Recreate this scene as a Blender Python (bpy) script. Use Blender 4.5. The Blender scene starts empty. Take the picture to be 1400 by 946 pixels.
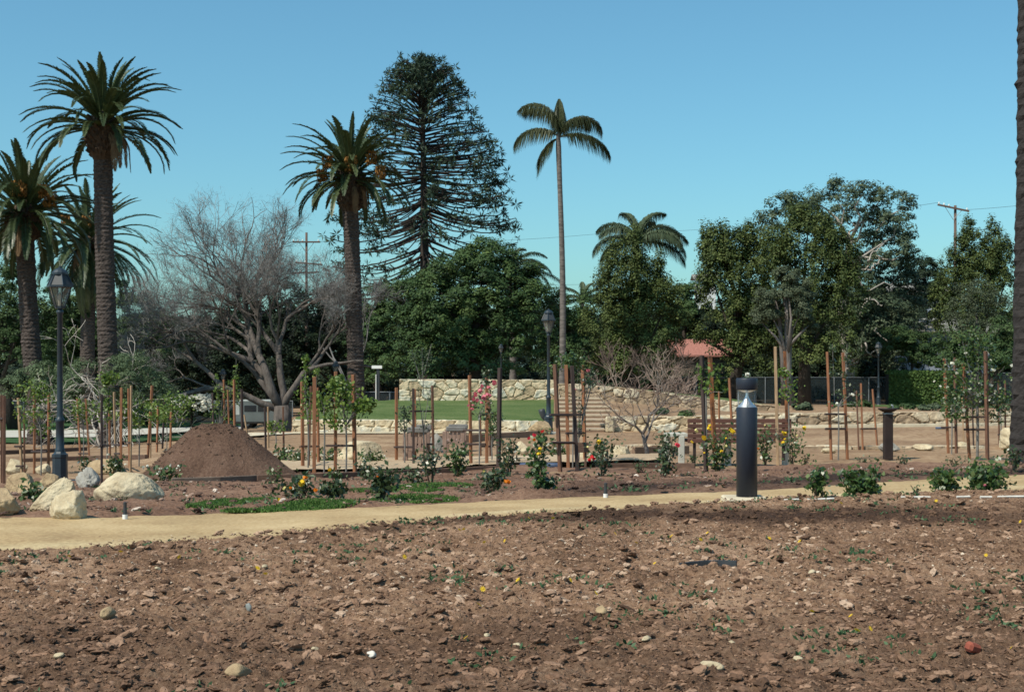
import bpy, bmesh, math, random
import numpy as np
from mathutils import Vector, Matrix

SC = bpy.context.scene
COL = SC.collection
RNG = np.random.default_rng(7)
F, PXC, HY, CZ = 1944.4, 700.0, 500.0, 2.1      # focal length in photo pixels, centre column, horizon row, eye height


# ------------------------------------------------------------------ terrain
def fy(D): return .5 + .035 * D
def zpy(py, D): return CZ - (py - HY) / F * D

def table(near, pys, zs=()):
    d = [-100., 0., 4., near]
    z = [.5, .5, fy(4.), fy(near)]
    for D, py in pys:
        d.append(D); z.append(zpy(py, D))
    for D, v in zs:
        d.append(D); z.append(v)
    d += [400., 5000.]; z += [-2.5, -4.]
    return np.array(d), np.array(z)

MIDN = [(20, 658), (24, 645), (29, 625), (36, 607), (44.0, 592)]
COLS = [
    (0, table(9.4, [(11.8, 708), (14, 692), (20, 670), (25, 656), (30, 645), (39, 628), (60, 612), (67, 604), (80, 592), (95, 582), (140, 560)])),
    (150, table(9.63, [(11.9, 709), (14, 693), (20, 663), (25, 652), (30, 640), (39, 624), (60, 610), (67, 603), (80, 591), (95, 581), (140, 560)])),
    (350, table(10.16, [(12.6, 702), (14, 692), (20, 660), (24, 645), (29, 625), (36, 607), (42, 592), (50, 592), (60, 591), (70, 589), (88, 586), (140, 560)])),
    (398, table(10.3, [(12.7, 700), (14, 691)] + MIDN, [(60, -.7), (70, -1.1), (140, -2.)])),
    (402, table(10.3, [(12.7, 700), (14, 691)] + MIDN, [(44.25, .06), (44.42, .33), (50, .28), (58, -.3), (70, -1.1), (140, -2.)])),
    (450, table(10.5, [(12.8, 698), (14, 690)] + MIDN, [(44.25, .06), (44.42, .36), (50, .5), (56, .35), (70, -1.), (140, -2.)])),
    (520, table(10.7, [(12.9, 695), (14, 689)] + MIDN, [(44.25, .06), (44.42, .36), (50, .58), (55, .74), (60, .6), (75, -.8), (140, -1.8)])),
    (551, table(10.8, [(13, 693), (14, 688)] + MIDN, [(44.25, .06), (44.42, .36), (50, .58), (55.45, .74), (60, .7), (75, -.6), (140, -1.8)])),
    (556, table(10.8, [(13, 693), (14, 688)] + MIDN, [(44.25, .06), (44.42, .36), (50, .58), (55.45, .74), (55.7, 1.38), (64, 1.3), (80, -.3), (140, -1.6)])),
    (700, table(11.3, [(13.4, 685), (17, 667), (20, 655), (24, 641), (29, 622), (36, 605), (44.0, 592)], [(44.25, .06), (44.42, .36), (50, .6), (55.45, .76), (55.7, 1.38), (64, 1.3), (80, -.3), (140, -1.5)])),
    (758, table(11.5, [(13.5, 682), (17, 665), (20, 653), (24, 640), (29, 622), (36, 605), (44.0, 592)], [(44.25, .06), (44.42, .36), (50, .6), (55.45, .78), (55.7, 1.38), (64, 1.3), (80, -.3), (140, -1.5)])),
    (764, table(11.5, [(13.5, 682), (17, 665), (20, 653), (24, 640), (29, 622), (36, 605), (44.0, 592)], [(44.3, -.02), (50, .6), (54.0, .76), (54.2, 1.3), (64, 1.3), (80, -.3), (140, -1.5)])),
    (826, table(11.6, [(13.7, 680), (17, 663), (20, 652), (24, 639), (29, 620), (36, 604), (44.0, 591)], [(44.3, -.02), (50, .62), (54.0, .74), (54.2, 1.26), (62, 1.25), (80, -.2), (140, -1.5)])),
    (836, table(11.7, [(13.7, 680), (17, 663), (20, 652), (24, 639), (29, 620), (36, 604), (44.0, 591)], [(44.25, .1), (44.42, .47), (50, .68), (54.0, .74), (54.2, 1.24), (62, 1.2), (80, -.1), (140, -1.5)])),
    (1000, table(11.95, [(13.8, 674), (17, 659), (20, 649), (25, 637), (28, 625), (32, 614), (42, 589), (44.0, 587)], [(44.25, .1), (44.42, .52), (50, .45), (54.0, .36), (54.2, .68), (60, .7), (85, -.1), (140, -1.2)])),
    (1060, table(12.05, [(13.9, 671), (17, 657), (20, 648), (25, 635), (28, 624), (32, 613), (42, 586), (44.0, 584)], [(44.25, .1), (44.42, .55), (54.0, .40), (54.2, .46), (60, .37), (85, -.2), (140, -1.2)])),
    (1400, table(12.96, [(16, 650), (20, 642), (25, 632), (28, 622), (32, 612), (42, 583), (44.0, 581)], [(44.25, .1), (44.42, .6), (60, .25), (85, -.3), (140, -1.2)])),
]
CPX = np.array([c[0] for c in COLS], float)

def T(X, Y):
    X = np.atleast_1d(np.asarray(X, float)); Y = np.atleast_1d(np.asarray(Y, float))
    X, Y = np.broadcast_arrays(X, Y)
    px = np.clip(PXC + X / np.maximum(Y, 2.) * F, 0, 1400)
    Z = np.stack([np.interp(Y, d, z) for _, (d, z) in COLS])
    i = np.clip(np.searchsorted(CPX, px, side='right') - 1, 0, len(CPX) - 2)
    w = (px - CPX[i]) / (CPX[i + 1] - CPX[i])
    idx = np.indices(i.shape)
    return Z[(i,) + tuple(idx)] * (1 - w) + Z[(i + 1,) + tuple(idx)] * w

def t1(x, y): return float(T(x, y)[0])
_DD = np.geomspace(5.2, 160, 4000)
def depth(px, py):
    z = T((px - PXC) / F * _DD, _DD)
    p = HY + (CZ - z) / _DD * F
    k = np.argmax(p <= py)
    return float(_DD[k]) if p[k] <= py else 160.
def at(px, py, D): return Vector(((px - PXC) / F * D, D, zpy(py, D)))
def gp(px, py):
    D = depth(px, py); x = (px - PXC) / F * D
    return Vector((x, D, t1(x, D)))
def gd(px, D):
    x = (px - PXC) / F * D
    return Vector((x, D, t1(x, D)))


# ------------------------------------------------------------------ noise
def _hash(ix, iy, s):
    h = (ix.astype(np.int64) * 374761393 + iy.astype(np.int64) * 668265263 + s * 974634777) & 0x7fffffff
    h = ((h ^ (h >> 13)) * 1274126177) & 0x7fffffff
    return ((h ^ (h >> 16)) & 0xffff) / 65535.
def vnoise(x, y, s=0):
    ix, iy = np.floor(x), np.floor(y)
    fx, fy_ = x - ix, y - iy
    fx = fx * fx * (3 - 2 * fx); fy_ = fy_ * fy_ * (3 - 2 * fy_)
    a, b = _hash(ix, iy, s), _hash(ix + 1, iy, s)
    c, d = _hash(ix, iy + 1, s), _hash(ix + 1, iy + 1, s)
    return (a * (1 - fx) + b * fx) * (1 - fy_) + (c * (1 - fx) + d * fx) * fy_ - .5
def fbm(x, y, o=4, s=0):
    v = 0; a = 1.
    for k in range(o):
        v = v + a * vnoise(x * 2 ** k + 17.3 * k, y * 2 ** k - 9.1 * k, s + k); a *= .5
    return v
def worley(x, y, s=0):
    ix, iy = np.floor(x), np.floor(y)
    f1 = np.full(x.shape, 9.); f2 = np.full(x.shape, 9.); cid = np.zeros(x.shape)
    for dx in (-1, 0, 1):
        for dy in (-1, 0, 1):
            cx, cy = ix + dx, iy + dy
            qx = cx + .1 + .8 * _hash(cx, cy, s); qy = cy + .1 + .8 * _hash(cx, cy, s + 5)
            d = np.hypot(x - qx, y - qy); c = _hash(cx, cy, s + 11)
            m = d < f1
            f2 = np.where(m, f1, np.minimum(f2, d)); cid = np.where(m, c, cid); f1 = np.where(m, d, f1)
    return f1, f2, cid


# ------------------------------------------------------------------ mesh helpers
def mesh_np(name, V, FC, mat, rnd=None, smooth=False, parent=None, link=True):
    """V (n,3); FC (m,k) array of quads or triangles, or a list of face arrays"""
    V = np.asarray(V, np.float32)
    me = bpy.data.meshes.new(name)
    arrs = FC if isinstance(FC, list) else [FC]
    arrs = [np.asarray(a, np.int32) for a in arrs if len(a)]
    loops = np.concatenate([a.ravel() for a in arrs]) if arrs else np.zeros(0, np.int32)
    tot = np.concatenate([np.full(len(a), a.shape[1], np.int32) for a in arrs]) if arrs else np.zeros(0, np.int32)
    st = np.concatenate([[0], np.cumsum(tot)[:-1]]).astype(np.int32)
    me.vertices.add(len(V)); me.vertices.foreach_set('co', V.ravel())
    me.loops.add(len(loops)); me.loops.foreach_set('vertex_index', loops)
    me.polygons.add(len(tot)); me.polygons.foreach_set('loop_start', st); me.polygons.foreach_set('loop_total', tot)
    me.polygons.foreach_set('use_smooth', np.full(len(tot), smooth))
    me.update(calc_edges=True)
    if rnd is not None:
        at_ = me.attributes.new('rnd', 'FLOAT', 'POINT'); at_.data.foreach_set('value', np.asarray(rnd, np.float32))
    if mat: me.materials.append(mat)
    o = bpy.data.objects.new(name, me)
    if link: COL.objects.link(o)
    if parent: o.parent = parent
    return o

class MB:
    def __init__(s): s.v = []; s.f3 = []; s.f4 = []; s.r = []; s.n = 0
    def add(s, V, F4=None, F3=None, rnd=0.5):
        V = np.asarray(V, float).reshape(-1, 3)
        if F4 is not None and len(F4): s.f4.append(np.asarray(F4) + s.n)
        if F3 is not None and len(F3): s.f3.append(np.asarray(F3) + s.n)
        s.v.append(V); s.r.append(np.broadcast_to(np.asarray(rnd, float), (len(V),))); s.n += len(V)
    def box(s, c, d, R=None, b=.0, rnd=.5):
        """box centred at c with full size d; b = chamfer"""
        c = np.array(c, float); h = np.array(d, float) / 2
        bm = bmesh.new(); bmesh.ops.create_cube(bm, size=1)
        for v in bm.verts: v.co = Vector(np.array(v.co) * 2 * h)
        if b: bmesh.ops.bevel(bm, geom=bm.edges[:], offset=b, segments=1, affect='EDGES')
        bm.verts.index_update()
        V = np.array([v.co[:] for v in bm.verts])
        f4 = [[v.index for v in f.verts] for f in bm.faces if len(f.verts) == 4]
        f3 = [[v.index for v in f.verts] for f in bm.faces if len(f.verts) == 3]
        bm.free()
        if R is not None: V = V @ np.array(R).T
        s.add(V + c, f4, f3, rnd)
    def tube(s, P, r, n=6, cap=True, rnd=.5):
        P = np.asarray(P, float); r = np.broadcast_to(np.asarray(r, float), (len(P),))
        tg = np.gradient(P, axis=0); tg /= np.linalg.norm(tg, axis=1)[:, None] + 1e-9
        a = np.array([0, 0, 1.]) if abs(tg[0][2]) < .9 else np.array([1., 0, 0])
        u = np.cross(tg[0], a); u /= np.linalg.norm(u)
        V = []; an = np.arange(n) / n * 2 * math.pi
        for i in range(len(P)):
            u = u - tg[i] * (u @ tg[i]); u /= np.linalg.norm(u) + 1e-9
            w = np.cross(tg[i], u)
            V.append(P[i] + r[i] * (np.cos(an)[:, None] * u + np.sin(an)[:, None] * w))
        V = np.concatenate(V)
        k = np.arange(len(P) - 1)[:, None] * n; j = np.arange(n)[None]; j2 = (j + 1) % n
        f = np.stack([k + j, k + j2, k + n + j2, k + n + j], -1).reshape(-1, 4)
        f3 = []
        if cap:
            V = np.concatenate([V, P[:1], P[-1:]]); m = len(P) * n
            f3 = [[m, (q + 1) % n, q] for q in range(n)] + [[m + 1, m - n + q, m - n + (q + 1) % n] for q in range(n)]
        s.add(V, f, f3, rnd)
    def lathe(s, prof, n=16, c=(0, 0, 0), ph=0, rnd=.5, sq=None):
        """prof: list of (r,z)"""
        prof = np.asarray(prof, float); an = np.arange(n) / n * 2 * math.pi + ph
        V = np.stack([prof[:, 0, None] * np.cos(an), prof[:, 0, None] * np.sin(an), np.repeat(prof[:, 1, None], n, 1)], -1).reshape(-1, 3)
        k = np.arange(len(prof) - 1)[:, None] * n; j = np.arange(n)[None]; j2 = (j + 1) % n
        f = np.stack([k + j, k + j2, k + n + j2, k + n + j], -1).reshape(-1, 4)
        s.add(V + np.array(c), f, None, rnd)
    def build(s, name, mat, parent=None, smooth=False, link=True):
        V = np.concatenate(s.v); fs = []
        if s.f4: fs.append(np.concatenate([a.reshape(-1, 4) for a in s.f4]))
        if s.f3: fs.append(np.concatenate([a.reshape(-1, 3) for a in s.f3]))
        return mesh_np(name, V, fs, mat, np.concatenate(s.r), smooth, parent, link)

def tag(o, label=None, cat=None, group=None, kind=None):
    if label: o['label'] = label
    if cat: o['category'] = cat
    if group: o['group'] = group
    if kind: o['kind'] = kind
    return o
def thing(name, loc, label, cat, group=None, rz=0):
    o = bpy.data.objects.new(name, None); COL.objects.link(o); o.empty_display_size = .2
    o.location = loc; o.rotation_euler = (0, 0, rz)
    return tag(o, label, cat, group)
def struct(o): o['kind'] = 'structure'; return o
def move_origin(o, loc):
    """put a mesh's origin at its base without moving it"""
    loc = Vector(loc); o.data.transform(Matrix.Translation(-loc)); o.location = loc
    return o
def unit(v): return v / (np.linalg.norm(v, axis=-1, keepdims=True) + 1e-9)

def leaf_quads(C, N, L, W, rng, A=None):
    """diamond leaves: centres C, normals N, length L, width W, optional axis A"""
    n = len(C)
    if A is None: A = rng.normal(size=(n, 3))
    A = unit(A - N * (A * N).sum(1)[:, None]); B = np.cross(N, A)
    L = np.broadcast_to(L, (n,))[:, None]; W = np.broadcast_to(W, (n,))[:, None]
    V = np.stack([C - A * L / 2, C + B * W / 2 - A * L * .05, C + A * L / 2, C - B * W / 2 - A * L * .05], 1).reshape(-1, 3)
    return V, np.arange(4 * n).reshape(-1, 4)


# ------------------------------------------------------------------ materials
def new_mat(name):
    m = bpy.data.materials.new(name); m.use_nodes = True
    nt = m.node_tree; return m, nt, nt.nodes['Principled BSDF']
def ramp(nt, stops):
    r = nt.nodes.new('ShaderNodeValToRGB'); e = r.color_ramp.elements
    while len(e) < len(stops): e.new(.5)
    for k, (p, c) in enumerate(stops): e[k].position = p; e[k].color = (*c, 1)
    return r
def noise(nt, scale, detail=4, rough=.55, vec=None):
    n = nt.nodes.new('ShaderNodeTexNoise'); n.inputs['Scale'].default_value = scale
    n.inputs['Detail'].default_value = detail; n.inputs['Roughness'].default_value = rough
    if vec is not None: nt.links.new(vec, n.inputs['Vector'])
    return n
def bump(nt, bs, h, strength, dist):
    b = nt.nodes.new('ShaderNodeBump'); b.inputs['Strength'].default_value = strength; b.inputs['Distance'].default_value = dist
    nt.links.new(h, b.inputs['Height']); nt.links.new(b.outputs['Normal'], bs.inputs['Normal']); return b
def mat(name, c1, c2=None, scale=4., rough=.8, bstr=0., bdist=.02, bscale=None, metal=0., spec=.3, detail=5, stretch=None):
    m, nt, bs = new_mat(name)
    bs.inputs['Roughness'].default_value = rough; bs.inputs['Metallic'].default_value = metal
    bs.inputs['Specular IOR Level'].default_value = spec
    c2 = c2 or tuple(x * .75 for x in c1)
    tc = nt.nodes.new('ShaderNodeTexCoord'); vec = tc.outputs['Object']
    if stretch:
        mp = nt.nodes.new('ShaderNodeMapping'); mp.inputs['Scale'].default_value = stretch
        nt.links.new(vec, mp.inputs['Vector']); vec = mp.outputs['Vector']
    n = noise(nt, scale, detail, .6, vec)
    r = ramp(nt, [(.32, c2), (.68, c1)]); nt.links.new(n.outputs['Fac'], r.inputs['Fac'])
    nt.links.new(r.outputs['Color'], bs.inputs['Base Color'])
    if bstr:
        nb = noise(nt, bscale or scale * 3, 6, .6, vec); bump(nt, bs, nb.outputs['Fac'], bstr, bdist)
    return m
def leaf_mat(name, stops, rough=.6, trans=.2, spec=.18):
    """leaf colour from the per-leaf random value; some light passes through"""
    m, nt, bs = new_mat(name)
    a = nt.nodes.new('ShaderNodeAttribute'); a.attribute_name = 'rnd'
    r = ramp(nt, stops); nt.links.new(a.outputs['Fac'], r.inputs['Fac'])
    nt.links.new(r.outputs['Color'], bs.inputs['Base Color'])
    bs.inputs['Roughness'].default_value = rough; bs.inputs['Specular IOR Level'].default_value = spec
    if trans:
        t = nt.nodes.new('ShaderNodeBsdfTranslucent'); nt.links.new(r.outputs['Color'], t.inputs['Color'])
        mx = nt.nodes.new('ShaderNodeMixShader'); mx.inputs[0].default_value = trans
        out = [n for n in nt.nodes if n.type == 'OUTPUT_MATERIAL'][0]
        nt.links.new(bs.outputs[0], mx.inputs[1]); nt.links.new(t.outputs[0], mx.inputs[2]); nt.links.new(mx.outputs[0], out.inputs['Surface'])
    return m
def attr_mat(name, stops, rough=.85, nscale=30., bstr=.4, bdist=.01, var=.35, spec=.25):
    """colour by per-piece random value, broken up by fine noise"""
    m, nt, bs = new_mat(name)
    a = nt.nodes.new('ShaderNodeAttribute'); a.attribute_name = 'rnd'
    r = ramp(nt, stops); nt.links.new(a.outputs['Fac'], r.inputs['Fac'])
    tc = nt.nodes.new('ShaderNodeTexCoord')
    n = noise(nt, nscale, 5, .6, tc.outputs['Object'])
    mp = nt.nodes.new('ShaderNodeMapRange'); mp.inputs['From Min'].default_value = .3; mp.inputs['From Max'].default_value = .7
    mp.inputs['To Min'].default_value = 1 - var; mp.inputs['To Max'].default_value = 1 + var * .6
    nt.links.new(n.outputs['Fac'], mp.inputs['Value'])
    mx = nt.nodes.new('ShaderNodeMix'); mx.data_type = 'RGBA'; mx.blend_type = 'MULTIPLY'; mx.inputs[0].default_value = 1
    nt.links.new(r.outputs['Color'], mx.inputs[6]); nt.links.new(mp.outputs[0], mx.inputs[7])
    nt.links.new(mx.outputs[2], bs.inputs['Base Color'])
    bs.inputs['Roughness'].default_value = rough; bs.inputs['Specular IOR Level'].default_value = spec
    if bstr: bump(nt, bs, n.outputs['Fac'], bstr, bdist)
    return m

def ground_mat(name, c_dark, c_mid, c_light, big=.35, fine=18., bstr=.6, bdist=.03, rough=.95, band=None):
    """soil or grass; band = colour that takes over where the surface's own value 'rnd' rises to 1"""
    m, nt, bs = new_mat(name)
    tc = nt.nodes.new('ShaderNodeTexCoord'); vec = tc.outputs['Object']
    n1 = noise(nt, big, 4, .6, vec); n2 = noise(nt, fine, 8, .65, vec)
    ad = nt.nodes.new('ShaderNodeMath'); ad.operation = 'MULTIPLY_ADD'; ad.inputs[1].default_value = .45
    nt.links.new(n1.outputs['Fac'], ad.inputs[0])
    ml = nt.nodes.new('ShaderNodeMath'); ml.operation = 'MULTIPLY'; ml.inputs[1].default_value = .55
    nt.links.new(n2.outputs['Fac'], ml.inputs[0]); nt.links.new(ml.outputs[0], ad.inputs[2])
    r = ramp(nt, [(.36, c_dark), (.5, c_mid), (.66, c_light)]); nt.links.new(ad.outputs[0], r.inputs['Fac'])
    col = r.outputs['Color']
    if band:
        a = nt.nodes.new('ShaderNodeAttribute'); a.attribute_name = 'rnd'
        mx = nt.nodes.new('ShaderNodeMix'); mx.data_type = 'RGBA'
        r2 = ramp(nt, [(.35, tuple(x * .6 for x in band)), (.65, tuple(min(.8, x * 1.35) for x in band))]); nt.links.new(n2.outputs['Fac'], r2.inputs['Fac'])
        nt.links.new(a.outputs['Fac'], mx.inputs[0]); nt.links.new(col, mx.inputs[6]); nt.links.new(r2.outputs['Color'], mx.inputs[7]); col = mx.outputs[2]
    nt.links.new(col, bs.inputs['Base Color'])
    bs.inputs['Roughness'].default_value = rough; bs.inputs['Specular IOR Level'].default_value = .15
    bump(nt, bs, n2.outputs['Fac'], bstr, bdist)
    return m

M = {}
M['ground'] = ground_mat('ground soil', (.155, .092, .055), (.275, .176, .105), (.42, .30, .19), .35, 7., .6, .05)
M['field'] = ground_mat('field soil', (.082, .045, .027), (.25, .148, .092), (.43, .285, .19), 1.1, 34., 1., .035, band=(.066, .038, .026))
M['bed'] = ground_mat('bed soil', (.09, .049, .032), (.19, .108, .072), (.30, .19, .13), .8, 24., .9, .025, band=(.042, .026, .020))
M['path'] = ground_mat('decomposed granite', (.28, .188, .098), (.40, .282, .148), (.53, .40, .228), 1.3, 30., .35, .01, band=(.62, .51, .31))
M['gravel'] = ground_mat('pale gravel', (.30, .21, .135), (.42, .315, .21), (.54, .43, .30), .6, 34., .6, .015)
M['lawn'] = ground_mat('lawn grass', (.045, .078, .020), (.085, .125, .038), (.16, .175, .075), .6, 16., .9, .03)
M['lawn_dark'] = ground_mat('verge grass', (.03, .065, .022), (.045, .095, .034), (.07, .12, .05), .5, 30., .9, .04)
M['concrete'] = mat('concrete', (.52, .5, .44), (.40, .38, .33), 5, .9, .2, .01)
M['palecurb'] = mat('pale kerb', (.62, .54, .40), (.47, .40, .29), 4, .9, .2, .01)
M['timber'] = mat('edging timber', (.16, .095, .065), (.075, .045, .034), 6, .8, .4, .01, stretch=(1, 1, 6))
M['timber_grey'] = mat('grey board', (.21, .16, .125), (.12, .085, .065), 5, .85, .4, .01)
M['stake_red'] = mat('redwood stake', (.33, .145, .07), (.17, .072, .04), 5, .75, .4, .006, stretch=(8, 8, 1))
M['stake_brown'] = mat('brown stake', (.185, .092, .058), (.09, .046, .032), 5, .75, .4, .006, stretch=(8, 8, 1))
M['stake_dark'] = mat('dark stake', (.07, .045, .04), (.035, .024, .022), 5, .75, .4, .006, stretch=(8, 8, 1))
M['stake_pale'] = mat('weathered stake', (.44, .30, .18), (.25, .155, .09), 5, .8, .4, .006, stretch=(8, 8, 1))
M['stake_mottle'] = mat('mottled stake', (.36, .135, .05), (.05, .026, .018), 6, .8, .4, .006, stretch=(3, 3, 1.3))
M['twig'] = mat('green grey stem', (.22, .21, .19), (.12, .11, .10), 9, .8)
M['cane'] = mat('rose cane', (.10, .10, .05), (.09, .055, .04), 9, .7)
M['lamp'] = mat('lamp paint', (.022, .035, .048), (.016, .025, .035), 9, .42, .1, .003, spec=.5)
M['bollard'] = mat('bollard paint', (.020, .026, .042), (.017, .022, .036), 40, .5, .25, .001, 300., spec=.4)
M['chrome'] = mat('brushed reflector', (.85, .86, .87), (.75, .77, .78), 12, .4, metal=1.)
M['boulder'] = mat('sandstone', (.62, .53, .37), (.38, .30, .19), 4.5, .92, .9, .04, 11., detail=8)
M['boulder_tan'] = mat('tan sandstone', (.48, .36, .21), (.25, .17, .10), 4.5, .92, .9, .04, 11., detail=8)
M['boulder_grey'] = mat('grey stone', (.42, .40, .35), (.2, .185, .165), 3.5, .9, .6, .03, 12.)
M['bark'] = mat('grey bark', (.24, .21, .195), (.09, .075, .068), 3, .95, .7, .04, stretch=(1, 1, .35))
M['bark_dark'] = mat('dark bark', (.06, .048, .04), (.03, .024, .02), 3, .95, .7, .04, stretch=(1, 1, .35))
M['bark_mid'] = mat('grey brown bark', (.17, .145, .13), (.06, .05, .045), 3, .95, .8, .05, stretch=(1, 1, .4))
M['bunyabark'] = mat('bunya bark', (.055, .042, .036), (.03, .024, .02), 3, .95, .6, .04)
M['bark_pale'] = mat('pale bark', (.50, .45, .40), (.26, .23, .20), 2.5, .85, .4, .03)
M['twighaze'] = mat('bare twigs', (.225, .213, .207), (.145, .137, .134), .6, .9)
M['twigdark'] = mat('dark dry stems', (.16, .115, .095), (.09, .06, .05), 2., .9)
M['twigred'] = mat('dry stems', (.33, .26, .21), (.19, .12, .10), 2., .9)
M['palmtrunk'] = mat('palm trunk', (.135, .105, .093), (.020, .016, .014), 9, .95, 1., .06, 12., stretch=(1, 1, 3.2))
M['palmtrunk_dark'] = mat('dark palm trunk', (.045, .038, .036), (.02, .017, .016), 7, .95, .6, .02, 14., stretch=(1, 1, 3))
M['deadfrond'] = mat('dead frond', (.20, .135, .075), (.11, .07, .04), 4, .9)
M['palmboss'] = mat('palm boss', (.10, .068, .045), (.035, .024, .018), 5, .95, .9, .05)
M['queentrunk'] = mat('ringed trunk', (.20, .175, .16), (.08, .07, .064), 3, .9, .5, .03, stretch=(1, 1, 4))
M['fruit'] = mat('palm fruit', (.30, .15, .035), (.18, .08, .02), 6, .8)
M['white'] = mat('white plaster', (.8, .79, .76), (.72, .71, .68), 2, .9)
M['white_pipe'] = mat('white pipe', (.75, .73, .68), (.5, .45, .38), 9, .6)
M['housewall'] = mat('grey blue house wall', (.30, .34, .40), (.25, .28, .33), 2, .9)
M['tanwall'] = mat('tan plaster', (.20, .16, .125), (.15, .12, .095), 2, .9)
M['roofgrey'] = mat('grey shingles', (.30, .29, .26), (.20, .195, .18), 3, .95, .5, .05, stretch=(1, 1, 6))
M['rooftile'] = mat('clay tiles', (.42, .19, .15), (.29, .12, .095), 4, .9, .6, .05, stretch=(5, 1, 1))
M['darkmetal'] = mat('dark metal', (.05, .055, .06), (.03, .034, .04), 6, .5)
M['galv'] = mat('galvanised post', (.26, .29, .31), (.18, .2, .22), 6, .5, metal=.3)
M['wood_bench'] = mat('reddish bench slats', (.135, .062, .045), (.085, .04, .03), 3, .6, .2, .004, stretch=(1, 8, 8))
M['teak'] = mat('weathered teak', (.33, .22, .17), (.19, .125, .10), 5, .8, .3, .005)
M['teak_grey'] = mat('grey teak', (.20, .19, .18), (.12, .115, .11), 5, .8, .3, .005)
M['rust'] = mat('dark brown steel', (.035, .022, .02), (.022, .015, .014), 4, .6, .2, .003)
M['pole'] = mat('pole timber', (.15, .10, .08), (.09, .06, .05), 3, .9, .4, .01, stretch=(4, 4, .6))
M['vanbody'] = mat('grey green van paint', (.12, .14, .14), (.095, .11, .11), 2, .5)
M['vanroof'] = mat('pale van roof', (.40, .42, .40), (.33, .35, .33), 2, .5)
M['rubber'] = mat('rubber', (.02, .02, .02), (.012, .012, .012), 9, .9)
M['blue'] = mat('blue grey pipe', (.07, .10, .17), (.05, .07, .12), 9, .6)
M['brick'] = mat('red brick', (.32, .085, .05), (.22, .06, .04), 20, .9, .4, .005)
M['slate'] = mat('slate bit', (.27, .29, .28), (.2, .21, .2), 20, .8)
M['conc_step'] = mat('sandy step', (.46, .365, .26), (.33, .25, .175), 4, .9, .3, .01)
M['riser'] = mat('timber riser', (.30, .195, .13), (.2, .125, .085), 4, .9, .3, .01)
m, nt, bs = new_mat('lantern glass'); bs.inputs['Base Color'].default_value = (.25, .23, .2, 1); bs.inputs['Roughness'].default_value = .1
bs.inputs['Alpha'].default_value = .45; M['glass'] = m
m, nt, bs = new_mat('clear tube'); bs.inputs['Base Color'].default_value = (.85, .9, .9, 1); bs.inputs['Roughness'].default_value = .05
bs.inputs['Alpha'].default_value = .06; M['clear'] = m
m, nt, bs = new_mat('window glass'); bs.inputs['Base Color'].default_value = (.02, .025, .03, 1); bs.inputs['Roughness'].default_value = .08; M['window'] = m
m, nt, bs = new_mat('fence screen'); bs.inputs['Base Color'].default_value = (.02, .028, .03, 1); bs.inputs['Alpha'].default_value = .72; M['screen'] = m
m, nt, bs = new_mat('frosted bulb'); bs.inputs['Base Color'].default_value = (.5, .47, .36, 1); bs.inputs['Roughness'].default_value = .5; M['bulb'] = m

def G(a, b, c, d=None):     # leaf ramps from dark to light
    return [(0, a), (.5, b), (.95, c)] if d is None else [(0, a), (.45, b), (.85, c), (1, d)]
M['l_dark'] = leaf_mat('dark green leaves', G((.024, .050, .020), (.056, .100, .034), (.115, .165, .050)))
M['l_mid'] = leaf_mat('mid green leaves', G((.028, .055, .022), (.060, .10, .036), (.11, .155, .055)))
M['l_olive'] = leaf_mat('olive leaves', G((.036, .056, .018), (.078, .105, .032), (.145, .175, .054)))
M['l_euc'] = leaf_mat('grey green leaves', G((.036, .060, .038), (.080, .11, .062), (.14, .165, .095)))
M['l_grey'] = leaf_mat('dull leaves', G((.045, .060, .034), (.085, .105, .060), (.14, .16, .10)))
M['l_bunya'] = leaf_mat('bunya needles', G((.018, .034, .022), (.034, .056, .032), (.065, .09, .045)), trans=.1)
M['l_palm'] = leaf_mat('palm leaflets', G((.030, .048, .020), (.055, .080, .030), (.105, .125, .05), (.19, .19, .09)), .42, .18, .45)
M['l_queen'] = leaf_mat('queen palm leaflets', G((.04, .052, .024), (.075, .088, .04), (.15, .15, .08)), .45, .18, .4)
M['l_shade'] = leaf_mat('shaded understory leaves', G((.013, .022, .013), (.022, .036, .018), (.042, .060, .027)), trans=.1)  # leaf colour darkened to paint in the deep shade among the background trees
M['l_rose'] = leaf_mat('rose leaves', G((.020, .048, .013), (.050, .095, .024), (.11, .155, .040), (.26, .30, .16)), .35, .22, .5)
M['l_rosedark'] = leaf_mat('dark rose leaves', G((.020, .038, .016), (.045, .072, .026), (.085, .11, .045), (.24, .26, .17)), .35, .15, .5)
M['l_lime'] = leaf_mat('young leaves', G((.06, .11, .02), (.12, .19, .035), (.24, .31, .07)), .4, .35, .4)
M['l_hedge'] = leaf_mat('hedge leaves', G((.04, .08, .024), (.085, .145, .04), (.15, .22, .06)))
M['l_grass'] = leaf_mat('grass blades', G((.045, .10, .022), (.085, .165, .036), (.14, .23, .06)), .5, .3)
M['l_weep'] = leaf_mat('pale green leaves', G((.05, .085, .04), (.11, .155, .08), (.20, .25, .14)))
M['l_weed'] = leaf_mat('weed leaves', G((.03, .07, .03), (.055, .11, .05), (.10, .17, .08)), .5, .25)
for nm, c in dict(yellow=(.82, .55, .03), pale=(.85, .72, .3), orange=(.85, .25, .02), red=(.6, .015, .02), pink=(.72, .22, .27), hot=(.75, .06, .10), white=(.85, .82, .70)).items():
    M['f_' + nm] = leaf_mat('petals ' + nm, [(0, tuple(x * .8 for x in c)), (1, tuple(min(.9, x * 1.1 + .01) for x in c))], .5, .25)
M['clod'] = attr_mat('soil clods', [(0, (.08, .044, .027)), (.4, (.22, .128, .082)), (.75, (.385, .25, .17)), (.93, (.48, .355, .26)), (1., (.58, .48, .37))], .95, 60., .5, .004)
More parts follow.
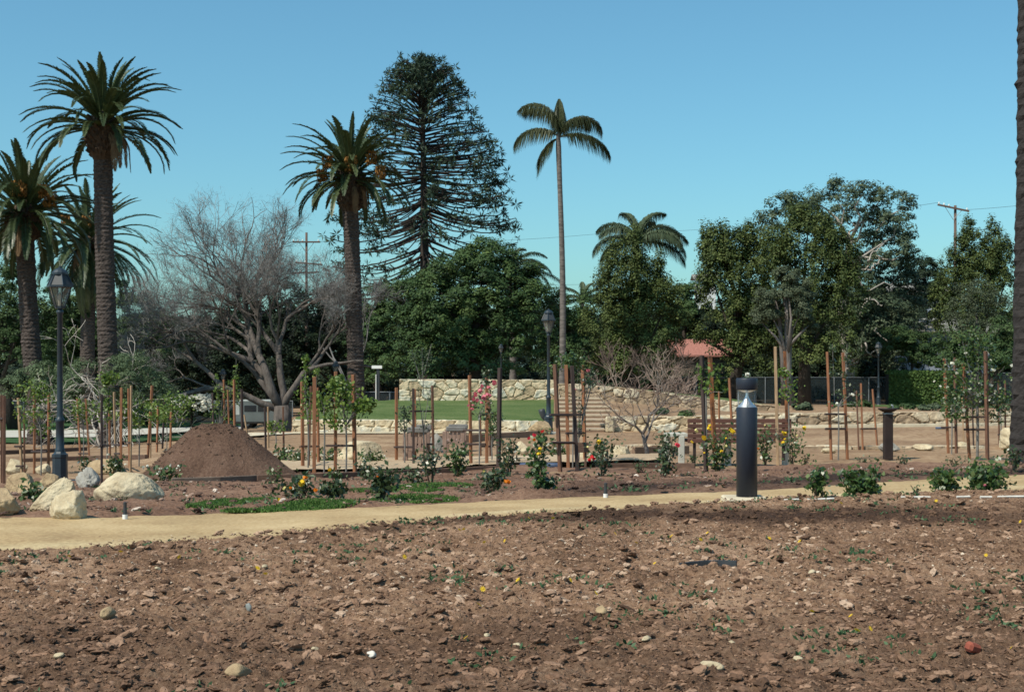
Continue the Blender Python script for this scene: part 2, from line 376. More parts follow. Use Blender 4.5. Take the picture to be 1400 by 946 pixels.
M['pileclod'] = attr_mat('pile clods', [(0, (.07, .04, .028)), (.5, (.115, .07, .048)), (1., (.22, .145, .10))], .95, 60., .5, .004)
M['chip'] = attr_mat('bed chips', [(0, (.07, .04, .03)), (.5, (.16, .10, .075)), (.8, (.30, .2, .15)), (1., (.6, .5, .42))], .95, 60., .3, .004)
M['wall'] = attr_mat('sandstone blocks', [(0, (.30, .23, .15)), (.3, (.46, .35, .22)), (.55, (.60, .49, .33)), (.75, (.62, .55, .41)), (.88, (.46, .45, .38)), (1, (.70, .62, .46))], .92, 9., .5, .02, .3)
M['wall_tan'] = attr_mat('tan sandstone blocks', [(0, (.26, .185, .125)), (.4, (.40, .30, .2)), (.75, (.52, .42, .29)), (1, (.56, .5, .38))], .92, 9., .5, .02, .35)


# ------------------------------------------------------------------ the ground
def grid(name, X, Y, Z, m, smooth=True, rnd=None):
    r, c = X.shape
    i = np.arange(r * c).reshape(r, c)
    fc = np.stack([i[:-1, :-1], i[:-1, 1:], i[1:, 1:], i[1:, :-1]], -1).reshape(-1, 4)
    return mesh_np(name, np.stack([X, Y, Z], -1).reshape(-1, 3), fc, m, None if rnd is None else rnd.ravel(), smooth)

NEAR = [(-700, 815), (-300, 786), (0, 762), (350, 738), (470, 726), (700, 707), (940, 692), (1050, 689), (1280, 677), (1400, 672), (1700, 662), (2100, 656)]
FAR = [(-700, 711), (-300, 709.5), (0, 709), (150, 708.5), (350, 702), (470, 697), (700, 685), (880, 678), (1050, 671), (1280, 656), (1400, 650.5), (1700, 646), (2100, 641)]
def edge(tab, px):
    py = np.interp(px, *zip(*tab))
    return np.array([depth(p, q) if 0 <= p <= 1400 else (depth(min(max(p, 0), 1400), q)) for p, q in zip(px, py)])
EPX = np.linspace(-700, 2100, 141)
EN, EF = edge(NEAR, EPX), edge(FAR, EPX)
def near_edge(X, Y): return np.interp(PXC + X / np.maximum(Y, 1) * F, EPX, EN)
def far_edge(X, Y): return np.interp(PXC + X / np.maximum(Y, 1) * F, EPX, EF)

# one ground sheet out to the horizon
ys = np.unique(np.concatenate([[-60, -30, -10, 0, 2], np.arange(3, 24, .3), np.arange(24, 60, .5), [44.0, 44.25, 44.42, 54.0, 54.2, 55.45, 55.7], np.arange(60, 160, 2.5), np.geomspace(162, 3000, 26)]))
ps = np.unique(np.concatenate([[-60000, -20000, -8000, -4000, -2500, -1500, -1000], np.arange(-700, 2101, 14), [398, 402, 551, 556, 758, 764, 826, 836], [2500, 3200, 4500, 6000, 9000, 20000, 60000]]))
PG, YG = np.meshgrid(ps.astype(float), ys)
XG = (PG - PXC) / F * np.maximum(YG, 6)
ZG = T(XG, YG)
far = np.clip((YG - 17) / 6, 0, 1) * np.clip((43 - YG) / 3, 0, 1)
ZG = ZG + far * fbm(XG * .8, YG * .8, 4, 3) * .09
mid = (YG > 4) & (YG < 17.5) & (PG > -600) & (PG < 2000)
ZG = np.where(mid, ZG - .12, ZG)
struct(grid('ground', XG, YG, ZG, M['ground']))

# cultivated soil in front: every clod of it is real relief
ys = [4.3]
while ys[-1] < 14.2: ys.append(ys[-1] + .0021 * ys[-1])
PG, YG = np.meshgrid(np.arange(-640, 2041, 5.), np.array(ys))
XG = (PG - PXC) / F * YG
def field_relief(X, Y):
    big = fbm(X * .9, Y * .9, 3, 20) * .035
    f1, f2, c = worley(X * 9 + fbm(X * 6, Y * 6, 2, 5), Y * 9 + fbm(X * 6, Y * 6, 2, 9), 40)
    clod = np.clip(.55 - f1, 0, 1) * (.3 + c) * .055
    f1, f2, c = worley(X * 23, Y * 23, 60)
    clod2 = np.clip(.5 - f1, 0, 1) * (c > .35) * .03
    return big + clod * .7 + clod2 + fbm(X * 14, Y * 18, 5, 31) * .034 + .012
ne = np.interp(PG, EPX, EN)
dd = ne - YG + fbm(XG * 2.2, YG * .01, 3, 77) * .22
k = np.clip(dd / .22, 0, 1); k = k * k * (3 - 2 * k)
Zf = T(XG, YG) + field_relief(XG, YG) * (.25 + .75 * k) * np.clip(dd / .1 + 1, 0, 1) + k * .028 - np.clip(-dd, 0, .15) * 1.0
def field_band(X, Y):
    """where the field is dark: a damp strip along its far side, and patchy darkening towards the viewer"""
    P = PXC + X / Y * F
    bd = np.interp(P, [300, 420, 600, 900, 1150, 1300, 1420, 1600], [.0, .5, .85, 1, 1, .9, .55, .5])
    bc = near_edge(X, Y) - np.interp(P, [300, 600, 900, 1000, 1400], [.25, .35, .6, 1.0, 2.0]); bw = np.interp(P, [300, 600, 900, 1400], [.16, .26, .42, .5])
    b = bd * np.clip(1.4 - np.abs(Y - bc + .35 * fbm(X * 1.5, Y * 1.5, 3, 88)) / bw + fbm(X * 7, Y * 7, 3, 89) * .5, 0, 1)
    return np.maximum(b, np.clip((7.9 - Y) / 1.5 + fbm(X * 1.3, Y * 1.3, 3, 84) * .9, 0, 1) * .48)
band = field_band(XG, YG)
struct(grid('bare_soil', XG, YG, Zf, M['field'], True, band))
def field_z(x, y):
    x = np.asarray(x, float); y = np.asarray(y, float)
    return T(x, y) + field_relief(x, y) + .028

# the damp dark band along the field's far side
def strip(name, pa, pb, m, dz, nx=240, ny=10, amp=.0, seed=0, rag=0.):
    """surface between two rows of photo points laid on the terrain"""
    pxs = np.linspace(min(p for p, _ in pa), max(p for p, _ in pa), nx)
    a = edge(pa, pxs); b = edge(pb, pxs)
    a = a + fbm(pxs * .02, pxs * 0, 3, seed) * rag; b = b + fbm(pxs * .025, pxs * 0, 3, seed + 9) * rag
    t = np.linspace(0, 1, ny)[:, None]
    Y = a[None] * (1 - t) + b[None] * t
    X = (pxs[None] - PXC) / F * Y
    Z = T(X, Y) + dz + amp * fbm(X * 5, Y * 5, 4, seed)
    st = np.clip(1 - np.abs(t - .20 + .12 * fbm(X * .35, X * 0, 3, 12)) / .12, 0, 1) * (.35 + .6 * vnoise(X * .9, X * 0, 4)) + .2 * vnoise(X * 3, Y * 9, 3)
    return struct(grid(name, X, Y, Z, m, True, np.clip(st, 0, 1)))

strip('path', NEAR, FAR, M['path'], .012, 300, 18, .012, 3, .06)

# planting bed on the far side of the path
ys = [11.2]
while ys[-1] < 25: ys.append(ys[-1] + .0042 * ys[-1])
PG, YG = np.meshgrid(np.arange(-640, 2041, 7.), np.array(ys))
XG = (PG - PXC) / F * YG
fe = np.interp(PG, EPX, EF)
dd = YG - fe + fbm(XG * 3, YG * .01, 3, 91) * .12
k = np.clip(dd / .25, 0, 1); kk = np.clip((24.5 - YG) / 2, 0, 1)
f1, f2, c = worley(XG * 8, YG * 8, 140)
rel = fbm(XG * 1.1, YG * 1.1, 3, 50) * .09 + np.clip(.5 - f1, 0, 1) * c * .05 + fbm(XG * 14, YG * 14, 3, 55) * .03
Zb = T(XG, YG) + k * (rel + .03) * (.3 + .7 * kk) + (kk - 1) * .08 - np.clip(-dd, 0, .15)
def bed_band(X, Y):
    return np.interp(PXC + X / Y * F, [560, 760, 900, 1500], [0, .6, 1, 1]) * np.clip(1.6 - np.abs(Y - far_edge(X, Y) - 1.5 + .5 * fbm(X * 1.2, Y * 1.2, 3, 98)) / 1.1 + fbm(X * 6, Y * 6, 3, 99) * .4, 0, 1)
band = bed_band(XG, YG)
struct(grid('planting_bed', XG, YG, Zb, M['bed'], True, band))
def bed_z(x, y):
    x = np.asarray(x, float); y = np.asarray(y, float)
    f1, f2, c = worley(np.atleast_1d(x * 8), np.atleast_1d(y * 8), 140)
    r = fbm(np.atleast_1d(x * 1.1), np.atleast_1d(y * 1.1), 3, 50) * .09
    return T(x, y) + (r + .03) * .9
strip('gravel_walk', [(384, 650), (560, 649), (700, 641), (900, 636)], [(384, 634), (560, 632), (700, 630), (900, 627)], M['gravel'], .10, 160, 14, .02, 5, .1)
strip('verge', [(-200, 607), (130, 607), (300, 601)], [(-200, 601), (130, 600), (300, 592)], M['lawn_dark'], .06, 100, 6, .05, 6, .3)
strip('walkway', [(-200, 600.5), (130, 599.5), (330, 588)], [(-200, 592), (130, 589), (330, 584)], M['concrete'], .08, 100, 6, .0, 7)
strip('verge', [(-200, 592), (130, 589), (330, 584)], [(-200, 580), (130, 578), (330, 576)], M['lawn_dark'], .06, 100, 6, .05, 8, .3)
strip('walkway', [(330, 598), (398, 594), (560, 593.4), (762, 592.8)], [(330, 592.5), (398, 592.4), (560, 591.9), (762, 591.9)], M['palecurb'], .03, 120, 4, .0, 9)

# terrace lawn, draped 1 cm above the sheet
def drape(name, px0, px1, y0, y1, m, dz=.012, nx=140, ny=40):
    PG, YG = np.meshgrid(np.linspace(px0, px1, nx), np.linspace(y0, y1, ny))
    XG = (PG - PXC) / F * YG
    return struct(grid(name, XG, YG, T(XG, YG) + dz + .01 * fbm(XG * 3, YG * 3, 3, 4), m))
drape('terrace_lawn', 404, 757, 44.45, 55.42, M['lawn'])
drape('terrace_lawn', 404, 550, 55.42, 63, M['lawn'], nx=50)
drape('terrace_lawn', 838, 1056, 54.22, 63, M['lawn'], nx=60)
drape('far_lawn', 1130, 1560, 66, 82, M['lawn'], .03, 60)


# ------------------------------------------------------------------ loose soil and small things on it
def ico():
    bm = bmesh.new(); bmesh.ops.create_icosphere(bm, subdivisions=1, radius=1); bm.verts.index_update()
    V = np.array([v.co[:] for v in bm.verts]); Fc = np.array([[v.index for v in f.verts] for f in bm.faces]); bm.free()
    return V, Fc
IV, IF = ico()
def ico2():
    bm = bmesh.new(); bmesh.ops.create_icosphere(bm, subdivisions=3, radius=1); bm.verts.index_update()
    V = np.array([v.co[:] for v in bm.verts]); Fc = np.array([[v.index for v in f.verts] for f in bm.faces]); bm.free()
    return V, Fc
IV2, IF2 = ico2()
def lumps(name, P, S, m, rng, rnd, flat=.65, big=.017):
    """irregular clods; the larger ones get a crumbled surface"""
    Vs, Fs, Rs, base = [], [], [], 0
    for sel, (V0, F0) in ((S < big, (IV, IF)), (S >= big, (IV2, IF2))):
        p, sz, rr = P[sel], S[sel], rnd[sel]; n = len(p)
        if not n: continue
        o = rng.uniform(0, 50, (n, 1))
        if len(V0) > 20:
            x, y, z = V0[None, :, 0] + o, V0[None, :, 1] + o * .7, V0[None, :, 2]
            k = 1 + .75 * fbm(x * 1.5 + z * 1.1, y * 1.5 - z * .9, 2, 5) + .42 * fbm(x * 4 + z * 3, y * 4 - z * 2.6, 2, 8)
        else: k = 1 + rng.uniform(-.45, .45, (n, len(V0)))
        V = V0[None] * k[..., None]
        V = V * (np.stack([rng.uniform(.7, 1.5, n), rng.uniform(.6, 1.1, n), rng.uniform(.35, .85, n) * flat / .65], -1) * sz[:, None])[:, None]
        a = rng.uniform(0, 6.28, n); ca, sa = np.cos(a)[:, None], np.sin(a)[:, None]
        tl = rng.normal(0, .25, n)[:, None]
        V = np.stack([V[..., 0] * ca - V[..., 1] * sa, V[..., 0] * sa + V[..., 1] * ca, V[..., 2] + V[..., 0] * tl], -1) + p[:, None]
        Fs.append((F0[None] + (np.arange(n) * len(V0))[:, None, None]).reshape(-1, 3) + base); Vs.append(V.reshape(-1, 3)); Rs.append(np.repeat(rr, len(V0))); base += n * len(V0)
    o = mesh_np(name, np.concatenate(Vs), np.concatenate(Fs), m, np.concatenate(Rs), False)
    o['kind'] = 'stuff'; return o

n = 105000
px = RNG.uniform(-450, 1850, n); Y = 4.6 * np.exp(RNG.uniform(0, 1, n) ** .85 * math.log(13.4 / 4.6)); X = (px - PXC) / F * Y
ok = Y < near_edge(X, Y) - .05 + RNG.exponential(.09, n)
X, Y = X[ok], Y[ok]
S = .0045 + .0052 * RNG.pareto(2.3, len(X)).clip(0, 5.); S = np.where(Y > near_edge(X, Y) - .05, S * .5, S)
Zc = np.where(Y > near_edge(X, Y), T(X, Y) + .012, field_z(X, Y))
lumps('soil_clods', np.stack([X, Y, Zc + S * .12], -1), S, M['clod'], RNG, np.clip(RNG.normal(.48, .28, len(X)), 0, np.where(S > .016, .86, 1)) * (1 - .85 * field_band(X, Y)), .5)
n = 9000
px = RNG.uniform(-300, 1700, n); Y = RNG.uniform(11.6, 21, n); X = (px - PXC) / F * Y
ok = Y > far_edge(X, Y) + .06 - RNG.exponential(.10, n)
X, Y = X[ok], Y[ok]
S = .007 + .008 * RNG.pareto(2.6, len(X)).clip(0, 3.5)
lumps('bed_chips', np.stack([X, Y, bed_z(X, Y) + S * .3 + .02], -1), S, M['chip'], RNG, np.clip(RNG.beta(1.6, 2.2, len(X)) * (1 - .85 * bed_band(X, Y)) + (RNG.random(len(X)) < .04) * .6, 0, 1), .45)

def tufts(name, P, m, rng, n=9, h=.05, w=.012, spread=.04, lean=.6):
    """weeds or grass blades"""
    k = len(P) * n
    B = np.repeat(P, n, 0) + np.concatenate([rng.normal(size=(k, 2)) * spread, np.zeros((k, 1))], 1)
    d = np.concatenate([rng.normal(size=(k, 2)) * lean, np.ones((k, 1))], 1)
    H = h * rng.uniform(.5, 1.3, k)[:, None]; t = B + unit(d) * H
    s = unit(np.cross(d, rng.normal(size=(k, 3)))) * w
    V = np.stack([B - s * .6, B + s * .6, (B + t) / 2 + s, t, (B + t) / 2 - s], 1).reshape(-1, 3)
    i = np.arange(k)[:, None] * 5
    o = mesh_np(name, V, [i + np.array([[0, 1, 2, 4]]), i + np.array([[4, 2, 3]])], m, np.repeat(rng.random(k), 5))
    o['kind'] = 'stuff'; return o
# weeds scattered in loose drifts over the field
n = 2600
px = RNG.uniform(-200, 1600, n); Y = RNG.uniform(5, 12.6, n); X = (px - PXC) / F * Y
ok = (Y < near_edge(X, Y) - .1) & (vnoise(X * 1.2, Y * 1.2, 8) + .3 * vnoise(X * 5, Y * 5, 9) > .10)
X, Y = X[ok], Y[ok]
tufts('weeds', np.stack([X, Y, field_z(X, Y)], -1), M['l_weed'], RNG, 7, .030, .008, .03, 1.2)
n = 260
px = RNG.uniform(0, 1400, n); Y = RNG.uniform(12, 19, n); X = (px - PXC) / F * Y
ok = Y > far_edge(X, Y) + .1
X, Y = X[ok], Y[ok]
tufts('bed_weeds', np.stack([X, Y, bed_z(X, Y)], -1), M['l_weed'], RNG, 9, .06, .011, .05, 1.2)
# strips of turf left along the bed
def turf(poly_px, n, seed):
    rng = np.random.default_rng(seed); P = []
    for (xa, ya, xb, yb, hw) in poly_px:
        t = rng.random(n); px = xa + (xb - xa) * t; py = ya + (yb - ya) * t
        w = hw * (.6 + .8 * (vnoise(px * .06, px * 0, seed) + .5)) * np.sin(np.clip(t, .03, .97) * math.pi) ** .35
        py = py + rng.uniform(-1, 1, n) * w
        D = np.array([depth(a, b) for a, b in zip(px, py)])
        x = (px - PXC) / F * D
        P.append(np.stack([x, D, bed_z(x, D)], -1))
    return np.concatenate(P)
tufts('grass_strips', turf([(262, 697, 372, 688, 3.6), (315, 703, 480, 694, 2.4), (486, 680, 640, 668, 3.2), (490, 690, 620, 686, 2.4), (560, 677, 600, 677, 1.6)], 2600, 5), M['l_grass'], RNG, 5, .034, .007, .03, .6)

def petal_ball(n, r, rng, open_=.7):
    """a rose bloom: whorls of cupped petals"""
    mb = MB()
    for k in range(n):
        ring = k / n
        a = k * 2.4; el = (1.25 - 1.35 * ring * open_)
        d = np.array([math.cos(a) * math.cos(el), math.sin(a) * math.cos(el), math.sin(el)])
        c = d * r * (.35 + .5 * ring); s = np.cross(d, [0, 0, 1]); s = s / (np.linalg.norm(s) + 1e-6); u = np.cross(s, d)
        w = r * (.45 + .3 * ring)
        tip = c + (u * .8 + d * .35) * w
        mb.add([c - s * w * .7, c + s * w * .7, tip + s * w * .6 + d * .1 * r, tip - s * w * .6 + d * .1 * r, c - u * w * .5 - d * .1 * r], [[0, 1, 2, 3]], [[0, 4, 1]], rng.random())
    return mb
BLOOM = {}
for c in ('yellow', 'pale', 'orange', 'red', 'pink', 'hot', 'white'):
    o = petal_ball(16, 1., np.random.default_rng(len(c))).build('bloom', M['f_' + c], link=False); BLOOM[c] = o
def bloom(c, loc, r, parent, rng):
    o = BLOOM[c].copy(); COL.objects.link(o); o.parent = parent
    o.location = Vector(loc) - parent.location; o.scale = (r, r, r); o.rotation_euler = (rng.uniform(.2, .9), rng.uniform(-.4, .4), rng.uniform(0, 6.3))
    return o

# small yellow weed flowers on the field
mb = MB()
for k in range(9):
    a = k * .698; mb.add([(0, 0, .0), (.6 * math.cos(a - .3), .6 * math.sin(a - .3), .12), (math.cos(a), math.sin(a), .05), (.6 * math.cos(a + .3), .6 * math.sin(a + .3), .12)], [[0, 1, 2, 3]], None, k / 9)
mb.lathe([(0, .2), (.25, .16), (.3, 0.02)], 8, rnd=.2)
flower0 = mb.build('weed_flower', M['f_yellow'], link=False)
YF = [(967, 741), (958, 752), (895, 786), (870, 757), (708, 818), (815, 833), (1163, 856), (1172, 880), (1190, 879), (975, 872), (363, 799), (352, 793), (165, 769), (95, 772), (21, 772), (1382, 913), (553, 773), (634, 741), (669, 743), (662, 761), (690, 755), (628, 742), (660, 829), (655, 852), (637, 891), (1052, 750), (1093, 752), (1348, 777), (1110, 853), (1280, 700), (1300, 701), (723, 720), (756, 719), (841, 740), (918, 742), (780, 812), (710, 811), (1150, 700), (1395, 725), (245, 775)]
for k, (px, py) in enumerate(YF):
    D = depth(px, py); x = (px - PXC) / F * D
    o = flower0 if k == 0 else flower0.copy()
    COL.objects.link(o); r = .013 + .007 * RNG.random(); o.scale = (r, r, r)
    o.location = (x, D, float(field_z(x, D)[0]) + .025); o.rotation_euler = (RNG.uniform(.6, 1.1), RNG.uniform(-.3, .3), RNG.uniform(0, 6))
    tag(o, 'tiny yellow weed flower open on the bare brown soil', 'flower', 'tiny yellow flowers in the bare soil')


# ------------------------------------------------------------------ stones
def boulder(name, size, seed, m, cuts=7, rough=.10, sub=5):
    rng = np.random.default_rng(seed)
    bm = bmesh.new(); bmesh.ops.create_icosphere(bm, subdivisions=sub, radius=1)
    V = np.array([v.co[:] for v in bm.verts]); bm.verts.index_update()
    Fc = np.array([[v.index for v in f.verts] for f in bm.faces]); bm.free()
    for k in range(cuts):
        nrm = unit(rng.normal(size=3)); nrm[2] = abs(nrm[2]) * .8
        nrm = unit(nrm); d = rng.uniform(.55, .85)
        h = V @ nrm - d; V = V - np.clip(h, 0, None)[:, None] * nrm * .93
    nz = fbm(V[:, 0] * 2.2 + V[:, 2] * 1.7 + seed, V[:, 1] * 2.2 - V[:, 2] * 1.3, 4, seed)
    n2 = fbm(V[:, 0] * 6 + V[:, 2] * 5, V[:, 1] * 6 - V[:, 2] * 4, 4, seed + 3); n3 = np.abs(fbm(V[:, 0] * 3 + V[:, 2] * 4, V[:, 1] * 4 - V[:, 2] * 2, 3, seed + 6))
    V = V * (1 + rough * nz + .045 * n2 - .07 * np.clip(.07 - n3, 0, 1) / .07)[:, None]
    ext = np.abs(V).max(0); V = V / ext * np.array(size) / 2
    V[:, 2] += size[2] * .30
    return mesh_np(name, V, Fc, m, None, True)
def put_boulder(x0, x1, y0, y1, seed, m, label, depth_k=.75, cuts=7, rz=None, name='boulder', group=None, rough=.12, tilt=(0, 0)):
    """stone filling the photo box x0..x1, y0..y1 and standing on the ground at y1"""
    cx = (x0 + x1) / 2; D = depth(min(max(cx, 0), 1400), y1) + (x1 - x0) / F * 6; s = D / F
    w = (x1 - x0) * s; h = (y1 - y0) * s
    o = boulder(name, (w, w * depth_k, h * 1.25), seed, M[m], cuts, rough)
    x = (cx - PXC) * s
    o.location = (x, D, t1(x, D) + .02); o.rotation_euler = (tilt[0], tilt[1], rz or 0)
    return tag(o, label, 'rock', group)
put_boulder(-32, 30, 670, 708, 1, 'boulder_tan', 'brown rounded boulder cut by the left picture edge beside the sandy path', .9)
D = depth(60, 711) + .35; k = D / F; o = boulder('boulder', (88 * k, 30 * k, 34 * k), 23, M['boulder'], 5, .14); o.data.transform(Matrix.Translation((0, 0, -12 * k)))
o.location = at(72, 680, D + .2); o.rotation_euler = (0, -.78, .2); tag(o, 'long cream boulder leaning diagonally in front of the big lamp post', 'rock')
put_boulder(66, 124, 674, 713, 32, 'boulder', 'cream rounded boulder resting at the foot of the leaning one beside the path', .8, 6)
put_boulder(129, 224, 643, 691, 57, 'boulder', 'largest cream boulder with a dark right facet in front of the dirt pile', .8, 9)
put_boulder(8, 54, 648, 676, 5, 'boulder_tan', 'orange stained boulder between the left edge stakes and the big lamp post', .9)
put_boulder(53, 82, 647, 669, 6, 'boulder_tan', 'small tan boulder touching the left side of the big lamp post base', .9)
put_boulder(103, 138, 641, 670, 7, 'boulder_grey', 'grey ribbed boulder right of the big lamp post, streaked with shadow', .9, 3, rough=.4)
put_boulder(6, 38, 625, 648, 8, 'boulder', 'square pale boulder behind the two leftmost stakes', .7, 10)
put_boulder(48, 70, 634, 649, 9, 'boulder', 'small white boulder behind the pair of stakes left of the lamp', .8)
put_boulder(22, 72, 666, 679, 10, 'boulder_tan', 'flat low tan slab lying left of the big lamp base', .7)
put_boulder(118, 170, 628, 650, 11, 'boulder_tan', 'low pale rock mostly hidden behind the largest cream boulder', .7)
put_boulder(458, 527, 604, 635, 12, 'boulder', 'long pale boulder lying behind the six red stakes and green climber', .7, 8)
put_boulder(588, 610, 592, 618, 13, 'boulder_grey', 'greenish white rock standing between the two teak benches', .8)
put_boulder(722, 757, 572, 594, 14, 'boulder_tan', 'tan boulder closing the low wall beside the middle lamp post', .7, 9)
put_boulder(832, 863, 610, 628, 15, 'boulder', 'pale yellow pointed rock left of the small bare tree trunk', .8)
put_boulder(1362, 1410, 580, 613, 16, 'boulder', 'large cream boulder at the right edge beside the dark palm trunk', .9, 8)
put_boulder(1122, 1144, 612, 620, 17, 'boulder', 'small pale rock lying just left of a pair of stakes under the white rose', .8)
put_boulder(1248, 1280, 606, 616, 18, 'boulder', 'flat white rock right of the drinking fountain', .8)
put_boulder(1307, 1324, 604, 613, 19, 'boulder', 'white block between the four stakes of the tall white rose', .7)
put_boulder(1200, 1232, 604, 617, 20, 'boulder_grey', 'pale edging stone just behind the drinking fountain pillar', .6, 9)
put_boulder(704, 724, 604, 622, 21, 'boulder', 'pale stone behind the red topped rose bush', .8)
put_boulder(790, 803, 618, 632, 22, 'boulder', 'small cream stone at the foot of the leaning stakes by the steps', .8)

STN = [(80, 918, 1.5, ''), (362, 789, 1.2, ''), (666, 888, 1, ''), (707, 897, 1.2, ''), (884, 892, 1.3, ''), (1185, 696, 1.4, ''), (845, 702, .9, ''), (215, 790, 1, ''), (430, 905, .9, ''), (1000, 893, 1.2, ''), (1110, 795, 1.3, ''), (1090, 915, 1.3, '')]
wst = boulder('pale_stone', (.075, .05, .04), 44, M['boulder'], 8, .2, 2)
for k, (px, py, s, _) in enumerate(STN):
    D = depth(px, py); x = (px - PXC) / F * D
    o = wst if k == 0 else wst.copy()
    if k: COL.objects.link(o)
    o.scale = (s * .62, s * .62, s * .5); o.rotation_euler = (0, RNG.uniform(-.4, .4), RNG.uniform(0, 6)); o.location = (x, D, float(field_z(x, D)[0]) + .005)
    tag(o, 'small pale stone lying among the soil clods of the field', 'stone', 'small pale stones on the bare field')
def fstone(name, px, py, size, seed, m, label, cat='stone', cuts=8):
    D = depth(px, py); x = (px - PXC) / F * D
    o = boulder(name, size, seed, M[m], cuts, .15, 3); o.location = (x, D, float(field_z(x, D)[0])); o.rotation_euler = (0, 0, seed)
    return tag(o, label, cat)
fstone('field_stone', 823, 853, (.07, .055, .06), 31, 'boulder_tan', 'round tan stone standing up from the middle of the bare field')
fstone('field_stone', 328, 940, (.13, .09, .07), 35, 'boulder_tan', 'grey brown rock at the bottom edge of the bare field, left of centre')
fstone('field_stone', 508, 916, (.06, .045, .04), 33, 'white_pipe', 'chalky white lump at the bottom of the field, left of centre')
fstone('field_stone', 970, 930, (.14, .06, .05), 34, 'boulder', 'long pale stone at the bottom edge of the field, right of centre')
fstone('field_stone', 148, 862, (.11, .07, .07), 36, 'boulder_tan', 'flat tan stone tilted up in the left part of the bare field')
fstone('slate_piece', 340, 851, (.045, .02, .06), 37, 'slate', 'thin grey slate piece standing on edge in the bare soil')
mb = MB(); mb.box((0, 0, .02), (.075, .05, .045), Matrix.Rotation(.2, 3, 'X') @ Matrix.Rotation(.3, 3, 'Y'), .012)
o = mb.build('brick_fragment', M['brick']); D = depth(1330, 910); x = (1330 - PXC) / F * D
o.location = (x, D, float(field_z(x, D)[0])); o.rotation_euler = (0, 0, .5); tag(o, 'broken red brick piece on the soil near the bottom right corner', 'brick')
# curved black edging half buried
mb = MB(); P = []
for k in range(13):
    px = 930 + k * 6.4; D = depth(px, 786 - 3 * math.sin(k / 12 * math.pi)); x = (px - PXC) / F * D; P.append((x, D, float(field_z(x, D)[0]) + .012))
P = np.array(P); P[:, 2] = P[:, 2].mean() + np.linspace(-.004, .01, 13)
for a, b in zip(P[:-1], P[1:]):
    d = b - a; mb.box((a + b) / 2, (np.linalg.norm(d) + .002, .018, .045), Matrix.Rotation(math.atan2(d[1], d[0]), 3, 'Z'))
move_origin(tag(mb.build('edging_strip', M['darkmetal']), 'short dark grey edging strip half buried in the bare field', 'edging'), P[6])
# broken white pipe along the field's far edge
for a, b in ((1072, 1092), (1100, 1128), (1130, 1140), (1232, 1272), (1308, 1326), (1340, 1356), (1364, 1400), (1404, 1440)):
    P = []
    for px in (a, (a + b) / 2, b):
        D = depth(px, np.interp(px, [940, 1060, 1250, 1400], [698, 695, 690.5, 690])); x = (px - PXC) / F * D
        P.append((x, D, t1(x, D) + .066 + .006 * RNG.random()))
    mb = MB(); mb.tube(P, .010, 6)
    move_origin(tag(mb.build('edging_piece', M['white_pipe']), 'piece of broken white edging at the far side of the bare field', 'edging', 'broken white edging pieces'), P[0])



# ------------------------------------------------------------------ dirt pile
cx, py0 = 294, 657
D0 = depth(294, 657) + .95; s = D0 / F; xc = (cx - PXC) * s; z0 = t1(xc, D0)
g = np.linspace(-1.75, 1.75, 150); XX, YY = np.meshgrid(g, g)
rr = np.hypot(XX / 1.11, YY / 1.05) * (1 + .10 * fbm(np.arctan2(YY, XX) * 1.2, rr * 0 if False else XX * 0, 3, 2))
H = np.interp(rr, [0, .2, .4, .7, .95, 1.1, 1.2, 1.6], [.85, .82, .70, .43, .17, .04, -.03, -.2]) + .05 * fbm(XX * 2.6, YY * 2.6, 5, 12) + .014 * fbm(XX * 18, YY * 18, 4, 13) + .035 * fbm(np.arctan2(YY, XX) * 4, rr * 1.2, 3, 18) * np.clip(rr, 0, .6)
H += .09 * np.exp(-((XX + .42) ** 2 + (YY + 1.0) ** 2) / .05) * 1.3
i = np.arange(150 * 150).reshape(150, 150); fc = np.stack([i[:-1, :-1], i[:-1, 1:], i[1:, 1:], i[1:, :-1]], -1).reshape(-1, 4)
Zb = T(xc + XX, D0 + YY) - z0
pile = mesh_np('dirt_pile', np.stack([XX, YY, H + np.where(H < .05, Zb, Zb * np.clip(1 - H * 1.3, 0, 1))], -1).reshape(-1, 3), fc, ground_mat('pile soil', (.068, .039, .027), (.118, .069, .048), (.175, .11, .079), 1.5, 26., 1., .03), None, True)
pile.location = (xc, D0, z0); tag(pile, 'conical pile of dark brown soil behind the boulders', 'soil pile')


n = 2600; a = RNG.uniform(0, 6.283, n); r_ = np.abs(RNG.normal(0, .75, n)).clip(0, 1.45); X, Y = r_ * np.cos(a), r_ * np.sin(a)
ix = np.clip(((X + 1.75) / 3.5 * 149).round().astype(int), 0, 149); iy = np.clip(((Y + 1.75) / 3.5 * 149).round().astype(int), 0, 149)
Zl = np.maximum(H[iy, ix], Zb[iy, ix] + .05); S = (.005 + .006 * RNG.pareto(2.6, n).clip(0, 4)) * (.6 + .6 * r_)
o = lumps('loose_soil', np.stack([X, Y, Zl + S * .2], -1), S, M['pileclod'], RNG, np.clip(RNG.normal(.45, .2, n), 0, 1)); o.parent = pile


